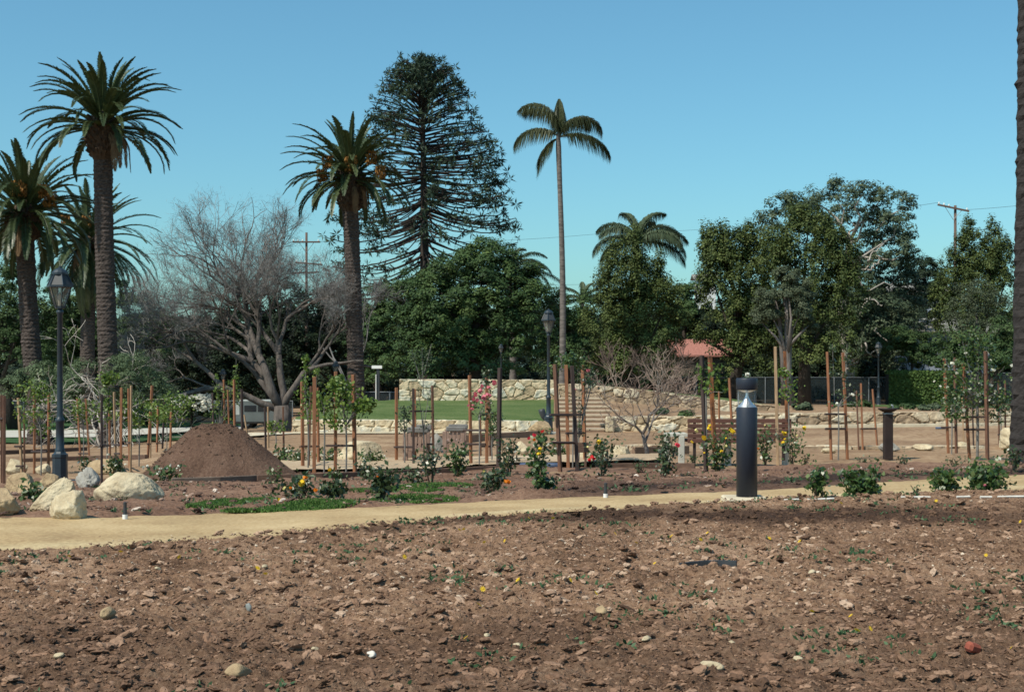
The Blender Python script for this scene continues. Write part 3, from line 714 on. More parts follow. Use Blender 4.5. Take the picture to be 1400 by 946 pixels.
# ------------------------------------------------------------------ stone walls, kerbs, steps
def resample(P, step):
    P = np.asarray(P, float); d = np.concatenate([[0], np.cumsum(np.linalg.norm(np.diff(P[:, :2], axis=0), axis=1))])
    n = max(4, int(d[-1] / step)); u = np.linspace(0, d[-1], n)
    return u, np.stack([np.interp(u, d, P[:, k]) for k in range(P.shape[1])], -1)
def stone_wall(path, thick, sx, sy, seed, m, parent=None, name='stonework', relief=.055, step=.035):
    """path rows: x, y, bottom z, top z, running left to right; stones are relief in the face and the cap"""
    u, P = resample(path, step)
    hmax = (P[:, 3] - P[:, 2]).max(); nv = max(6, int(hmax / step)); nt_ = max(4, int(thick / step))
    tg = np.gradient(P[:, :2], axis=0); tg = unit(tg); nrm = np.stack([tg[:, 1], -tg[:, 0]], -1)      # towards the viewer
    v1 = np.linspace(0, 1, nv)
    rows = []
    for v in v1: rows.append((v, 0.))
    for t in np.linspace(0, 1, nt_)[1:]: rows.append((1., t))
    for v in v1[::-1][1:]: rows.append((v, 1.))
    V = np.zeros((len(rows), len(u), 3)); R = np.zeros((len(rows), len(u)))
    for r, (v, t) in enumerate(rows):
        h = P[:, 2] + (P[:, 3] - P[:, 2]) * v
        wv = (P[:, 3] - P[:, 2]) * v + t * thick
        qx = u / sx + .35 * fbm(u * 1.3, wv * 1.3, 2, seed); qy = wv / sy + .3 * fbm(u * 1.1 + 7, wv * 1.1, 2, seed + 1)
        f1, f2, c = worley(qx, qy, seed)
        e = np.clip((f2 - f1) / .13, 0, 1); e = e * e * (3 - 2 * e)
        off = relief * (e - .5) + .05 * (c - .5) + .035 * fbm(u * 6, wv * 6, 4, seed + 4)
        R[r] = np.where(e < .12, 0.05, np.clip(.12 + .88 * c + .25 * fbm(u * 6, wv * 6, 3, seed + 8), 0, 1))
        front = np.array([0., 0, 0])
        V[r, :, 0] = P[:, 0] - nrm[:, 0] * t * thick; V[r, :, 1] = P[:, 1] - nrm[:, 1] * t * thick; V[r, :, 2] = h
        if t == 0.: V[r, :, :2] += nrm * off[:, None]
        elif t < 1: V[r, :, 2] += off * .5
        if v == 1. and t == 0.: V[r, :, 2] += off * .4
    nr, nc = R.shape
    i = np.arange(nr * nc).reshape(nr, nc); fc = np.stack([i[:-1, :-1], i[:-1, 1:], i[1:, 1:], i[1:, :-1]], -1).reshape(-1, 4)
    caps = []
    for e in (0, nc - 1):
        for r in range(nr // 2):
            caps.append([i[r, e], i[r + 1, e], i[nr - 2 - r, e], i[nr - 1 - r, e]])
    return mesh_np(name, V.reshape(-1, 3), fc if not caps else np.concatenate([fc, np.array(caps)]), m, R.ravel(), False, parent)
def W(px, D, zb, zt): return ((px - PXC) / F * D, D, zb, zt)
o = stone_wall([W(400, 44.1, -.1, .40), W(560, 44.1, -.08, .40), W(736, 44.1, -.08, .37)], .36, .62, .27, 3, M['wall'], name='stone_wall'); move_origin(o, W(400, 44.1, 0, 0)[:3])
tag(o, 'low cream stone wall along the front edge of the terrace lawn', 'wall')
o = stone_wall([W(546, 55.3, .6, 1.55), W(660, 55.25, .6, 1.55), W(762, 55.3, .6, 1.53)], .45, .44, .31, 11, M['wall'], name='stone_wall'); move_origin(o, W(546, 55.3, .7, 0)[:3])
tag(o, 'tall cream rubble stone wall standing above the terrace lawn', 'wall')
o = stone_wall([W(764, 53.85, .55, 1.42), W(800, 53.85, .55, 1.36), W(850, 53.85, .55, 1.27), W(920, 53.85, .4, 1.03), W(980, 53.85, .25, .80), W(1060, 53.85, .25, .56)], .4, .5, .29, 21, M['wall_tan'], name='stone_wall'); move_origin(o, W(764, 53.85, .7, 0)[:3])
tag(o, 'rubble stone wall sloping down to the right above the steps', 'wall')
o = stone_wall([W(838, 44.1, -.02, .50), W(960, 44.1, .0, .52), W(1010, 44.1, .02, .56)], .4, .62, .25, 31, M['wall'], name='stone_wall'); move_origin(o, W(838, 44.1, 0, 0)[:3])
tag(o, 'low cream stone wall starting at the right side of the steps', 'wall')
o = stone_wall([W(1012, 44.15, .02, .58), W(1200, 44.15, .1, .64), W(1480, 44.15, .15, .66)], .4, .6, .25, 41, M['wall_tan'], name='stone_wall'); move_origin(o, W(1012, 44.1, 0, 0)[:3])
tag(o, 'low brown stone wall behind the slatted bench and drinking fountain', 'wall')
o = stone_wall([W(1080, 31.5, .12, .30), W(1200, 31.5, .12, .31), W(1345, 31.5, .12, .30)], .3, .7, .3, 51, M['wall_tan'], name='stone_edging', relief=.06); move_origin(o, W(1080, 31.5, .12, 0)[:3])
tag(o, 'knee high row of rough stone edging behind the drinking fountain', 'edging')
o = stone_wall([W(855, 31.0, .14, .36), W(940, 31, .14, .36)], .3, .8, .3, 61, M['wall_tan'], name='stone_edging', relief=.06); move_origin(o, W(855, 31., .14, 0)[:3])
tag(o, 'short brick red stone edging behind the small bare tree', 'edging')

def beam_line(name, pts, h, w, m, label, cat='edging', dz=0., b=.006):
    """a kerb or board following photo points on the ground"""
    mb = MB(); P = [gp(*p) for p in pts]
    for a, b_ in zip(P[:-1], P[1:]):
        d = b_ - a; mb.box((a + b_) / 2 + Vector((0, 0, h / 2 + dz - .05)), (d.length + .01, w, h + .1), Matrix.Rotation(math.atan2(d.y, d.x), 3, 'Z') @ Matrix.Rotation(-math.atan2(d.z, math.hypot(d.x, d.y)), 3, 'Y'), b)
    return move_origin(tag(mb.build(name, M[m]), label, cat), P[0])
beam_line('kerb', [(1010, 587.2), (1150, 584.6), (1300, 583), (1440, 581.5)], .09, .16, 'palecurb', 'pale kerb line in front of the low brown wall on the right', 'kerb')
beam_line('kerb', [(400, 593.6), (560, 593), (735, 592.9)], .07, .16, 'palecurb', 'pale kerb line in front of the low terrace wall', 'kerb')
beam_line('timber_edging', [(235, 664), (300, 662), (350, 659.5)], .075, .05, 'timber_grey', 'grey timber board holding the front of the dirt pile', dz=.03)
beam_line('timber_edging', [(352, 660), (440, 657), (500, 655)], .06, .05, 'timber', 'dark timber board running from the dirt pile past the red stakes', dz=.05)
beam_line('timber_edging', [(502, 655), (600, 650), (700, 645), (745, 644)], .06, .05, 'timber', 'dark timber board along the gravel in front of the teak benches', dz=.05)
beam_line('timber_edging', [(815, 641), (900, 640), (950, 640.5)], .05, .05, 'timber', 'thin timber board in front of the small bare tree', dz=.04)
beam_line('timber_edging', [(-20, 622), (60, 619), (118, 616)], .10, .08, 'timber', 'timber rail lying on the ground behind the left stakes', dz=.03)
beam_line('timber_edging', [(30, 634), (120, 630), (200, 629)], .10, .08, 'timber', 'second timber rail on the ground left of the dirt pile', dz=.03)
beam_line('timber_edging', [(560, 606), (640, 603), (735, 597)], .14, .1, 'riser', 'long brown timber edging behind the teak benches', dz=.03)
beam_line('timber_edging', [(866, 621), (905, 620), (940, 619)], .12, .1, 'riser', 'reddish timber edging at the foot of the small bare tree', dz=.03)

t = thing('garden_steps', at(800, 590, 44), 'flight of sandy steps climbing between the stone walls', 'steps')
for k in range(8):
    D = 44.1 + k * .78; z = t1((800 - PXC) / F * 44, 43.9) + (k + 1) * .118
    xl = (766 - PXC) / F * 44.5; xr = (np.interp(k, [0, 2.9, 3, 4, 5, 6, 7], [827, 829, 838, 846, 835, 828, 824]) - PXC) / F * D
    l = t.location
    a = MB(); a.box(((xl + xr) / 2 - l.x, D + .45 - l.y, z - .03 - l.z), (xr - xl, .9, .06), None, .008); a.build('tread', M['conc_step'], t)
    a = MB(); a.box(((xl + xr) / 2 - l.x, D + .06 - l.y, z - .15 - l.z), (xr - xl - .02, .1, .175), None, .006); a.build('riser', M['riser'], t)
b = gd(834.5, 43.75); mb = MB(); mb.box((0, .2, .24), (.27, .4, .5), None, .05); o = mb.build('end_stone', M['boulder']); o.location = b; tag(o, 'squared cream stone block ending the low wall at the foot of the steps', 'rock')


# ------------------------------------------------------------------ lamps, bollard, furniture
def lamp_mesh(t, h):
    """pedestrian lantern post; unit height scaled by h (3.79 m real)"""
    k = h / 3.79
    mb = MB()
    mb.lathe([(.0, 0), (.150, 0), (.150, .07), (.132, .10), (.128, .44), (.138, .46), (.138, .51), (.105, .53), (.09, .56)], 8, ph=.39); mb.build('base', M['lamp'], t)
    mb = MB()
    mb.lathe([(.085, .55), (.085, .60), (.073, .62), (.068, 1.06), (.082, 1.08), (.082, 1.12), (.058, 1.15), (.052, 1.18), (.045, 2.95), (.06, 2.97), (.06, 3.01), (.04, 3.03), (.04, 3.07)], 16); mb.build('post', M['lamp'], t, True)
    mb = MB(); n = 6
    mb.lathe([(.0, 3.05), (.085, 3.05), (.09, 3.09), (.0, 3.09)], 6)
    for q in range(n):
        a = q / n * 2 * math.pi
        mb.tube([(.085 * math.cos(a), .085 * math.sin(a), 3.07), (.2 * math.cos(a), .2 * math.sin(a), 3.43)], .010, 4)
        mb.tube([(.225 * math.cos(a), .225 * math.sin(a), 3.45), (.12 * math.cos(a), .12 * math.sin(a), 3.66)], .012, 4)
    mb.lathe([(.19, 3.42), (.235, 3.42), (.235, 3.455), (.19, 3.455)], 6); mb.lathe([(.14, 3.64), (.14, 3.675), (.10, 3.72), (.05, 3.75), (.025, 3.76), (.025, 3.78), (0, 3.80)], 12)
    f = mb.build('lantern_frame', M['lamp'], t)
    mb = MB(); mb.lathe([(.083, 3.08), (.195, 3.42)], 6); mb.build('glass', M['glass'], f)
    mb = MB(); mb.lathe([(.215, 3.455), (.122, 3.645)], 6); mb.build('roof_panel', M['darkmetal'], f)
    mb = MB(); mb.lathe([(0, 3.09), (.03, 3.1), (.04, 3.2), (.03, 3.3), (0, 3.34)], 8); mb.build('bulb', M['bulb'], f)
    mb = MB(); mb.box((0, 0, .0), (.42, .40, .12), None, .01); mb.build('footing', M['concrete'], t)
    t.scale = (k, k, k)
L1 = thing('street_lamp', gp(82, 661), 'tall dark lantern lamp post standing among the left boulders', 'street lamp', 'lantern lamp posts in the garden'); lamp_mesh(L1, (661 - 364) * L1.location.y / F)
def lamp_at(loc, h, label):
    r = L1.copy(); COL.objects.link(r); r.location = loc; k = h / 3.79; r.scale = (k, k, k); r.rotation_euler.z = 0.4; r['label'] = label
    for c in L1.children:
        d = c.copy(); COL.objects.link(d); d.parent = r
        for e in c.children:
            f = e.copy(); COL.objects.link(f); f.parent = d
    return r
D = depth(750, 592.5); lamp_at(gd(750, 43.2), (592 - 421) * 43.2 / F, 'dark lantern lamp post at the low wall left of the steps')
lamp_at(gd(459, 67), zpy(493, 67) - gd(459, 67).z, 'lantern lamp head showing above the six red stakes and green climber')
lamp_at(gd(305, 90), zpy(504, 90) - gd(305, 90).z, 'small far lantern lamp head above the dirt pile')
lamp_at(Vector(((1201 - PXC) / F * 83, 83, zpy(555, 83))), 88 * 83 / F, 'slim far lantern lamp post before the clipped hedge')
lamp_at(gd(685, 67), zpy(470, 67) - gd(685, 67).z, 'dark lantern lamp rising behind the tall terrace wall')

# bollard
b = gp(1021, 688); t = thing('bollard_light', b, 'dark blue cylindrical bollard light beside the sandy path', 'bollard light')
H = 171 * b.y / F; R = .0875 * H / 1.07 * 1.02
mb = MB(); mb.lathe([(0, .0), (R, 0), (R, H * .762), (R * .97, H * .767), (R * .9, H * .769), (0, H * .769)], 40); o = mb.build('column', M['bollard'], t)
for p in o.data.polygons: p.use_smooth = abs(p.normal.z) < .5
mb = MB(); mb.lathe([(0, H * .905), (R * .96, H * .905), (R * 1.02, H * .91), (R * 1.02, H * .992), (R * .98, H), (0, H)], 40); o = mb.build('cap', M['bollard'], t)
for p in o.data.polygons: p.use_smooth = abs(p.normal.z) < .5
mb = MB(); mb.lathe([(R * .97, H * .769), (R * .97, H * .906)], 40); mb.build('lens', M['clear'], t, True)
mb = MB(); mb.lathe([(R * .9, H * .77), (R * .66, H * .79), (R * .40, H * .815), (R * .22, H * .84), (R * .12, H * .86), (R * .10, H * .905)], 32); mb.build('reflector', M['chrome'], t, True)
mb = MB(); mb.lathe([(R * .9, H * .904), (R * .5, H * .892), (R * .2, H * .885)], 32); mb.build('reflector', M['chrome'], t, True)
mb = MB()
for q in range(3):
    a = q * 2.094 + .4; mb.tube([(R * .9 * math.cos(a), R * .9 * math.sin(a), H * .767), (R * .9 * math.cos(a), R * .9 * math.sin(a), H * .908)], .004, 5)
mb.build('support_rod', M['galv'], t)
mb = MB(); mb.box((-.02, 0, -.005), (.36, .36, .13), None, .015); mb.build('footing', M['palecurb'], t)

# slatted bench on concrete ends, seen from behind
def lbox(t, name, m, c, d, R=None, b=.006):
    mb = MB(); mb.box(c, d, R, b); return mb.build(name, M[m], t)
D = depth(960, 637); s = D / F; b = gd(1005, D)
t = thing('slatted_bench', b, 'long bench with reddish slatted back on pale concrete legs', 'bench')
xs = lambda px: (px - 1005) * s
ztop = zpy(572, D) - b.z; zbot = zpy(606, D) - b.z
for k in range(5):
    hh = (ztop - zbot) / 5
    lbox(t, 'back_slat', 'wood_bench', ((xs(940) + xs(1082)) / 2, 0, zbot + (k + .5) * hh), (xs(1082) - xs(940), .04, hh - .012))
for px in (950, 1012, 1072): lbox(t, 'back_support', 'rust', (xs(px), .055, (ztop + .1) / 2), (.05, .05, ztop - .1))
for px in (915, 932, 999, 1030, 1078): lbox(t, 'leg', 'concrete', (xs(px), .30 if px != 932 else .05, (zpy(596, D) - b.z) / 2 - .02), (.10, .12, zpy(596, D) - b.z + .04))
for k in range(5): lbox(t, 'seat_slat', 'concrete' if k == 9 else 'wood_bench', ((xs(938) + xs(1085)) / 2, .12 + k * .095, .44), (xs(1085) - xs(938), .08, .04))
lbox(t, 'end_slab', 'concrete', ((xs(912) + xs(940)) / 2, .25, zpy(595, D) - b.z), (xs(941) - xs(912), .5, .06))

# two teak benches seen end on
def end_bench(px0, px1, ytop, ybase, label):
    D = depth((px0 + px1) / 2, ybase); s = D / F; b = gd((px0 + px1) / 2, D)
    t = thing('teak_bench', b, label, 'bench', 'teak benches in the garden'); w = (px1 - px0) * s; h = zpy(ytop, D) - b.z
    lbox(t, 'armrest', 'teak_grey', (.02 * 1, .0, h - .04), (w * 1.02, .10, .07)); lbox(t, 'armrest', 'teak_grey', (.02, 1.3, h - .04), (w * 1.02, .1, .07))
    for y in (0, 1.3):
        lbox(t, 'leg', 'teak', (-w / 2, y, (h - .08) / 2), (.075, .075, h - .08)); lbox(t, 'leg', 'teak', (w / 2 - .03, y, (h - .08) / 2), (.07, .07, h - .08))
        for q in (.28, .5, .72): lbox(t, 'spindle', 'teak', (-w / 2 + w * q, y, h * .68), (.04, .03, h * .5))
        lbox(t, 'rail', 'teak', (0, y, h * .42), (w * .95, .05, .06))
    for k in range(4): lbox(t, 'seat_slat', 'teak', (-w / 2 + w * (.15 + .23 * k), .65, h * .47), (.07, 1.3, .025))
    for k in range(6): lbox(t, 'back_slat', 'teak', (w / 2, .15 + .2 * k, h * .95), (.025, .06, h * .8))
    lbox(t, 'back_rail', 'teak', (w / 2, .65, h * 1.35), (.04, 1.3, .07))
    for y in (0.02, 1.28): lbox(t, 'back_post', 'teak', (w / 2, y, h * .68), (.06, .06, h * 1.36))
    return t
# backs lie low against the timber edging, arms towards the path
def arm_bench(px0, px1, ytop, ybase, label):
    D = depth((px0 + px1) / 2, ybase); s = D / F; b = gd((px0 + px1) / 2, D)
    t = thing('teak_bench', b, label, 'bench', 'teak benches in the garden'); w = (px1 - px0) * s; h = zpy(ytop, D) - b.z; L = 1.1
    for y in (0, L):
        lbox(t, 'armrest', 'teak_grey', (.05, y, h - .05), (w * .95, .13, .10), None, .015)
        lbox(t, 'leg', 'teak', (-w / 2 + .03, y, (h - .1) / 2), (.09, .08, h - .1)); lbox(t, 'leg', 'teak', (w / 2 - .03, y, (h - .1) / 2), (.07, .08, h - .1))
        for q in (.36, .55, .74): lbox(t, 'spindle', 'teak', (-w / 2 + w * q, y, h * .7), (.055, .04, h * .48), Matrix.Rotation(.12, 3, 'Y'))
        lbox(t, 'rail', 'teak', (0, y, h * .43), (w * .92, .05, .07))
    for k in range(4): lbox(t, 'seat_slat', 'teak', (-w / 2 + w * (.17 + .22 * k), L / 2, h * .47), (.075, L, .025))
    return t
arm_bench(606, 635, 583, 622, 'low teak bench with grey armrest and open side, left of the pink rose')
arm_bench(552, 583, 584, 637, 'teak bench end partly hidden by the stakes right of the green climber')

# drinking fountain
b = gp(1214, 628); s = b.y / F; t = thing('drinking_fountain', b, 'brown square pillar with a shallow dark bowl on top', 'drinking fountain')
h = zpy(566, b.y) - b.z
lbox(t, 'pillar', 'rust', (0, 0, h / 2), (11.5 * s, 11.5 * s, h), None, .01); lbox(t, 'collar', 'galv', (0, 0, h + .012), (12.5 * s, 12.5 * s, .03), None, .004)
mb = MB(); mb.lathe([(0, h + .02), (.06, h + .025), (.12, h + .05), (13.6 * s, h + .095), (13.6 * s, h + .11), (.1, h + .07), (0, h + .06)], 28); mb.build('bowl', M['rust'], t, True)
mb = MB(); mb.tube([(.09, 0, h + .06), (.09, 0, h + .15), (.06, 0, h + .17)], .018, 8); mb.build('spout', M['galv'], t, True)

# spotlight, sprinklers, blue pipe, standing sign
b = gd(742, 43.6); t = thing('spotlight', b, 'small black garden spotlight tilted beside the middle lamp post', 'spotlight')
mb = MB(); mb.tube([(0, 0, 0), (.1, 0, .42)], .018, 8); mb.build('stem', M['darkmetal'], t)
mb = MB(); mb.tube([(.10, -.02, .38), (.03, .0, .52), (-.02, .01, .66), (-.04, .02, .74)], [.05, .09, .105, .10], 12); mb.build('head', M['darkmetal'], t, True)
def sprinkler(px, py, label):
    b = gp(px, py); t = thing('sprinkler', b, label, 'sprinkler')
    mb = MB(); mb.lathe([(0, -.03), (.022, -.03), (.022, .05), (0, .05)], 10); mb.build('riser', M['white'], t)
    mb = MB(); mb.lathe([(0, .05), (.018, .05), (.014, .11), (.016, .15), (0, .155)], 10); mb.build('nozzle', M['darkmetal'], t)
sprinkler(828, 682, 'white sprinkler with dark nozzle at the path edge, right of centre')
sprinkler(171, 711.5, 'white sprinkler at the path edge in front of the largest boulder')
mb = MB(); P = [np.array(gp(p, 644)) + (0, 0, .09) for p in (712, 735, 752, 766)]; mb.tube(P, .045, 8)
move_origin(tag(mb.build('blue_pipe', M['blue'], None, True), 'blue grey pipe lying behind the red topped rose bush', 'pipe'), P[0])
mb = MB(); P = [np.array(gp(p, 588)) + (0, 0, .06) for p in (1279, 1286, 1293)]; mb.tube(P, .03, 8)
move_origin(tag(mb.build('blue_pipe', M['blue'], None, True), 'short blue pipe on the dirt left of the tall white rose', 'pipe'), P[0])
b = gd(517, 66); t = thing('sign_post', b, 'dark post with a flat white top panel behind the lawn', 'sign post'); zt = zpy(501, 66) - b.z
lbox(t, 'post', 'darkmetal', (0, 0, zt / 2), (.14, .14, zt)); lbox(t, 'panel', 'white', (-.05, -.09, zt - .03), (.48, .05, .14)); lbox(t, 'stay', 'white', (-.09, -.1, zt * .42), (.04, .04, zt * .8))


# ------------------------------------------------------------------ stakes and rose trees
def post_mesh(name, a, b, w, m, parent=None):
    a = np.array(a, float); b = np.array(b, float); d = b - a; L = np.linalg.norm(d)
    R = np.array(Vector(d).to_track_quat('Z', 'Y').to_matrix() @ Matrix.Rotation(RNG.uniform(-.5, .5), 3, 'Z'))
    mb = MB(); mb.box((0, 0, L / 2 - .08), (w, w, L + .16), None, .004)
    o = mb.build(name, M[m], parent); o.matrix_local = Matrix.Translation(Vector(a)) @ Matrix(R.tolist()).to_4x4()
    return o
def stake_pts(s):
    xt, yt, xb, yb = s[:4]
    b = gp(xb, yb); tp = at(xt, yt, b.y + .02)
    return b, tp
def on_stake(s, py):
    b, tp = stake_pts(s); k = (s[3] - py) / (s[3] - s[1]); return b + (tp - b) * k
def frame(stakes, bars, label, group='stakes around young rose trees', w=.052):
    """stakes: (xtop, ytop, xbase, ybase, material); bars: (i, j, py)"""
    P = [stake_pts(s) for s in stakes]
    if len(stakes) == 1:
        s = stakes[0]; o = post_mesh('wooden_stake', P[0][0], P[0][1], s[5] if len(s) > 5 else w, 'stake_' + s[4]); return tag(o, label, 'stake', group)
    c = sum((p[0] for p in P), Vector()) / len(P); c.z = min(p[0].z for p in P)
    t = thing('stake_frame', c, label, 'stakes', group)
    for s, p in zip(stakes, P): post_mesh('post', p[0] - c, p[1] - c, (s[5] if len(s) > 5 else w) * .84, 'stake_' + s[4], t)
    for i, j, py in bars:
        a = on_stake(stakes[i], py) - c + Vector((0, -.04, 0)); b = on_stake(stakes[j], py) - c + Vector((0, -.04, 0))
        d = (b - a).normalized(); post_mesh('crossbar', a - d * .06 + d * .08, b + d * .06 - d * .08, .034, 'stake_dark' if len(stakes) < 3 else 'stake_brown', t)
    return t
SK = [
    ([(2, 540, 3, 662, 'brown'), (6, 541, 5.5, 663, 'brown')], [(0, 1, 572)], 'two tall brown stakes at the left picture edge, touching each other'),
    ([(25, 544, 30, 650, 'pale'), (33, 560, 33.5, 650, 'brown', .04)], [(0, 1, 610), (0, 1, 637)], 'pale weathered stake with a thin brown one beside the square pale boulder'),
    ([(47, 539, 47, 647, 'red'), (67, 537, 66, 648, 'red')], [(0, 1, 617)], 'pair of red stakes with one crossbar just left of the big lamp post'),
    ([(105.5, 545, 110, 628, 'red'), (117, 545, 122.5, 629, 'red')], [(0, 1, 620)], 'small leaning pair of red stakes right of the big lamp post'),
    ([(139, 539, 139, 664, 'dark', .035), (149, 541, 150.5, 628, 'red')], [(0, 1, 609)], 'thin dark rod and red stake joined by a bar in front of the foremost palm'),
    ([(156, 536, 158.5, 643, 'pale', .045), (166, 530, 165, 647, 'red')], [(0, 1, 608), (0, 1, 620)], 'pale topped stake and red stake in front of the foremost palm base'),
    ([(176, 531, 177.5, 640, 'red'), (179.5, 527, 178.5, 646, 'pale', .04)], [(0, 1, 605)], 'red stake backed by a pale strip, left of the dirt pile'),
    ([(208, 527, 202, 628, 'red', .06), (207, 528, 205.5, 627, 'pale', .04)], [(0, 1, 607)], 'leaning orange and pale stakes at the left foot of the dirt pile'),
    ([(216, 556, 214.5, 618, 'red'), (225, 548, 222, 614, 'dark')], [(0, 1, 606)], 'leaning red and dark stake pair above the left slope of the dirt pile'),
    ([(234, 554, 233, 612, 'red')], [], 'single short red stake behind the left slope of the dirt pile'),
    ([(290.5, 537, 292, 604, 'dark', .045)], [], 'single dark stake behind the top of the dirt pile'),
    ([(306, 519, 307, 606, 'red', .06), (320, 519, 321, 607, 'red', .06), (311.5, 533, 314, 607, 'red', .045)], [(0, 1, 586)], 'three bright red stakes behind the right side of the dirt pile'),
    ([(330.5, 532, 331.5, 612, 'dark')], [], 'dark stake right of the three bright red ones behind the dirt pile'),
    ([(334, 567, 340, 606, 'pale', .035)], [], 'thin pale leaning stake in front of the parked van'),
    ([(362, 557, 363.5, 618, 'dark', .04)], [], 'short dark stake in front of the van, next to a yellow one'),
    ([(366.5, 556, 367, 614, 'pale', .035)], [], 'short pale yellow stake in front of the parked van'),
    ([(387, 556, 388, 617, 'brown', .04)], [], 'lone brown stake in front of the bare tree trunk'),
    ([(413, 522, 414, 645, 'red', .058), (425, 528, 422, 644, 'brown', .045), (430, 515, 429.5, 653, 'red', .062), (434, 530, 435.5, 640, 'red', .05)], [(0, 3, 610)], 'four red stakes set close together left of the green climber'),
    ([(459, 508, 458.5, 651, 'red', .055), (483, 512, 485.5, 651, 'red', .06)], [(0, 1, 609)], 'pair of tall red stakes with a long crossbar holding the green climber'),
    ([(542, 530, 542, 636, 'stake'[:0] + 'red', .058), (565, 531, 565.5, 641, 'dark')], [(0, 1, 611)], 'orange and dark stake pair in front of the left teak bench'),
    ([(567.5, 532, 568, 635, 'red', .045), (591, 527, 592.5, 633, 'brown', .05)], [(0, 1, 607), (0, 1, 562)], 'thin orange and brown stakes either side of the grey rose stem, behind the dark stake'),
    ([(642, 513, 644, 641, 'red', .055), (665.5, 507, 665.5, 641, 'red', .06)], [(0, 1, 607), (0, 1, 588)], 'pair of red stakes with two crossbars holding the pink rose'),
    ([(669, 546, 670.5, 628, 'brown', .045), (656.5, 570, 657, 630, 'red', .04)], [(0, 1, 610)], 'shorter stakes just behind the pink rose'),
    ([(683.5, 503, 681.5, 643, 'dark', .06)], [], 'single tall dark stake right of the pink rose'),
    ([(758.5, 498, 766, 648, 'brown', .062), (782, 500, 789.5, 647, 'dark', .062)], [(0, 1, 605), (0, 1, 567)], 'leaning brown and dark stake pair right of the middle lamp post'),
    ([(774, 499, 777, 643, 'red', .065), (796.5, 498, 800, 636, 'red', .062)], [(0, 1, 592), (0, 1, 567)], 'orange stake pair in front of the steps, behind the leaning dark pair'),
    ([(959.5, 486, 965.5, 650, 'dark', .06), (970.5, 487, 978.5, 648, 'mottle', .065)], [], 'dark stake and mottled orange stake rising in front of the slatted bench'),
    ([(997, 517, 1001, 590, 'red', .06)], [], 'short red stake behind the slatted bench just left of the bollard'),
    ([(983, 535, 983.5, 592, 'red', .045)], [], 'thin red stake behind the slatted bench, shortest of those there'),
    ([(1060, 474, 1063.5, 638, 'pale', .058), (1073, 480, 1077, 634, 'mottle', .055)], [], 'tall tan stake and mottled orange stake right of the bollard'),
    ([(1131, 481, 1136.5, 628, 'red', .055), (1152.5, 482, 1158.5, 627, 'red', .055)], [(0, 1, 586), (0, 1, 566)], 'red stake pair with two crossbars left of the drinking fountain'),
    ([(1177, 524, 1179.5, 614, 'red', .05), (1193, 532, 1199.5, 612, 'red', .045), (1171, 534, 1174, 614, 'brown', .04)], [(0, 1, 586)], 'three short brown stakes just left of the drinking fountain'),
    ([(1291, 490, 1296.5, 618, 'red', .055), (1305, 489, 1307.5, 618, 'brown', .055)], [(0, 1, 584)], 'left pair of the stakes around the tall white rose'),
    ([(1317, 497, 1325.5, 628, 'red', .055), (1347.5, 480, 1350, 630, 'brown', .065)], [(0, 1, 587), (0, 1, 570)], 'right pair of the stakes around the tall white rose, spread wide'),
    ([(1329, 535, 1331, 612, 'dark', .035), (1314.5, 528, 1318, 612, 'pale', .035)], [(0, 1, 587)], 'thin dark and pale rods between the stakes of the tall white rose'),
    ([(1365, 520, 1366, 608, 'brown', .04), (1374, 520, 1374.5, 606, 'brown', .045)], [(0, 1, 594)], 'short brown stake pair beside the cream boulder at the right edge'),
]
for s, b, lb in SK: frame(s, b, lb)
lbox_t = thing('timber_block', gp(797, 640) + Vector((0, .3, .0)), 'small brown board box fixed low at the orange stakes by the steps', 'board')
lbox(lbox_t, 'board', 'timber', (0, 0, .33), (.22, .06, .17)); lbox(lbox_t, 'peg', 'timber', (.06, .04, .14), (.04, .04, .36))

def leaf_cloud(P, n, L, rng, up=.5, asp=.62):
    """n leaves strewn round each point of P (m,4: x,y,z,spread)"""
    i = rng.integers(0, len(P), n); C = P[i, :3] + rng.normal(size=(n, 3)) * P[i, 3:4] * np.array([1, 1, .8])
    N = unit(rng.normal(size=(n, 3)) * .8 + np.array([-.1, -.35, up])); l = L * rng.uniform(.6, 1.3, n)
    V, fc = leaf_quads(C, N, l, l * asp, rng)
    r = np.clip(rng.normal(.45, .26, n), 0, 1)
    return V, fc, np.repeat(r, 4)
def rose(px0, px1, py0, py1, label, seed, blooms=(), m='l_rose', nleaf=260, L=.062, airy=.5, base=None, group='rose bushes in the bed', name='rose_bush'):
    """bush filling the photo box and rooted at py1; blooms: (colour, px, py, radius px)"""
    rng = np.random.default_rng(seed); cx = base or (px0 + px1) / 2
    b = gp(cx, py1); D = b.y; s = D / F; t = thing(name, b, label, 'rose bush', group)
    w, h = (px1 - px0) * s, (py1 - py0) * s; off = ((px0 + px1) / 2 - cx) * s
    mb = MB(); P = []
    for k in range(6):
        a = rng.uniform(0, 6.28); rr = rng.uniform(.15, .48); zt = h * rng.uniform(.65, .97)
        tip = np.array([off + w * rr * math.cos(a), w * rr * math.sin(a) * .8, zt]); m1 = tip * np.array([.45, .45, .5]) + rng.normal(size=3) * .02
        mb.tube([(0, 0, -.03), m1, tip], [.009, .007, .004], 5)
        for q in np.linspace(airy, 1., 6): 
            p = m1 + (tip - m1) * (q * 2 - 1) if q > .5 else m1 * q * 2
            P.append((*p, w * .11 + .018))
    for k in range(5): P.append((off + rng.uniform(-.42, .42) * w, rng.uniform(-.3, .3) * w, h * rng.uniform(airy * .7, .92), w * .10 + .015))
    mb.build('stem', M['cane'], t)
    V, fc, r = leaf_cloud(np.array(P), nleaf, L, rng); V[:, 2] = np.clip(V[:, 2], .01, None)
    mesh_np('foliage', V, fc, M[m], r, False, t)
    for c, x, y, rp in blooms:
        bloom(c, at(x, y, D - w * .35), rp * s, t, rng)
    return t
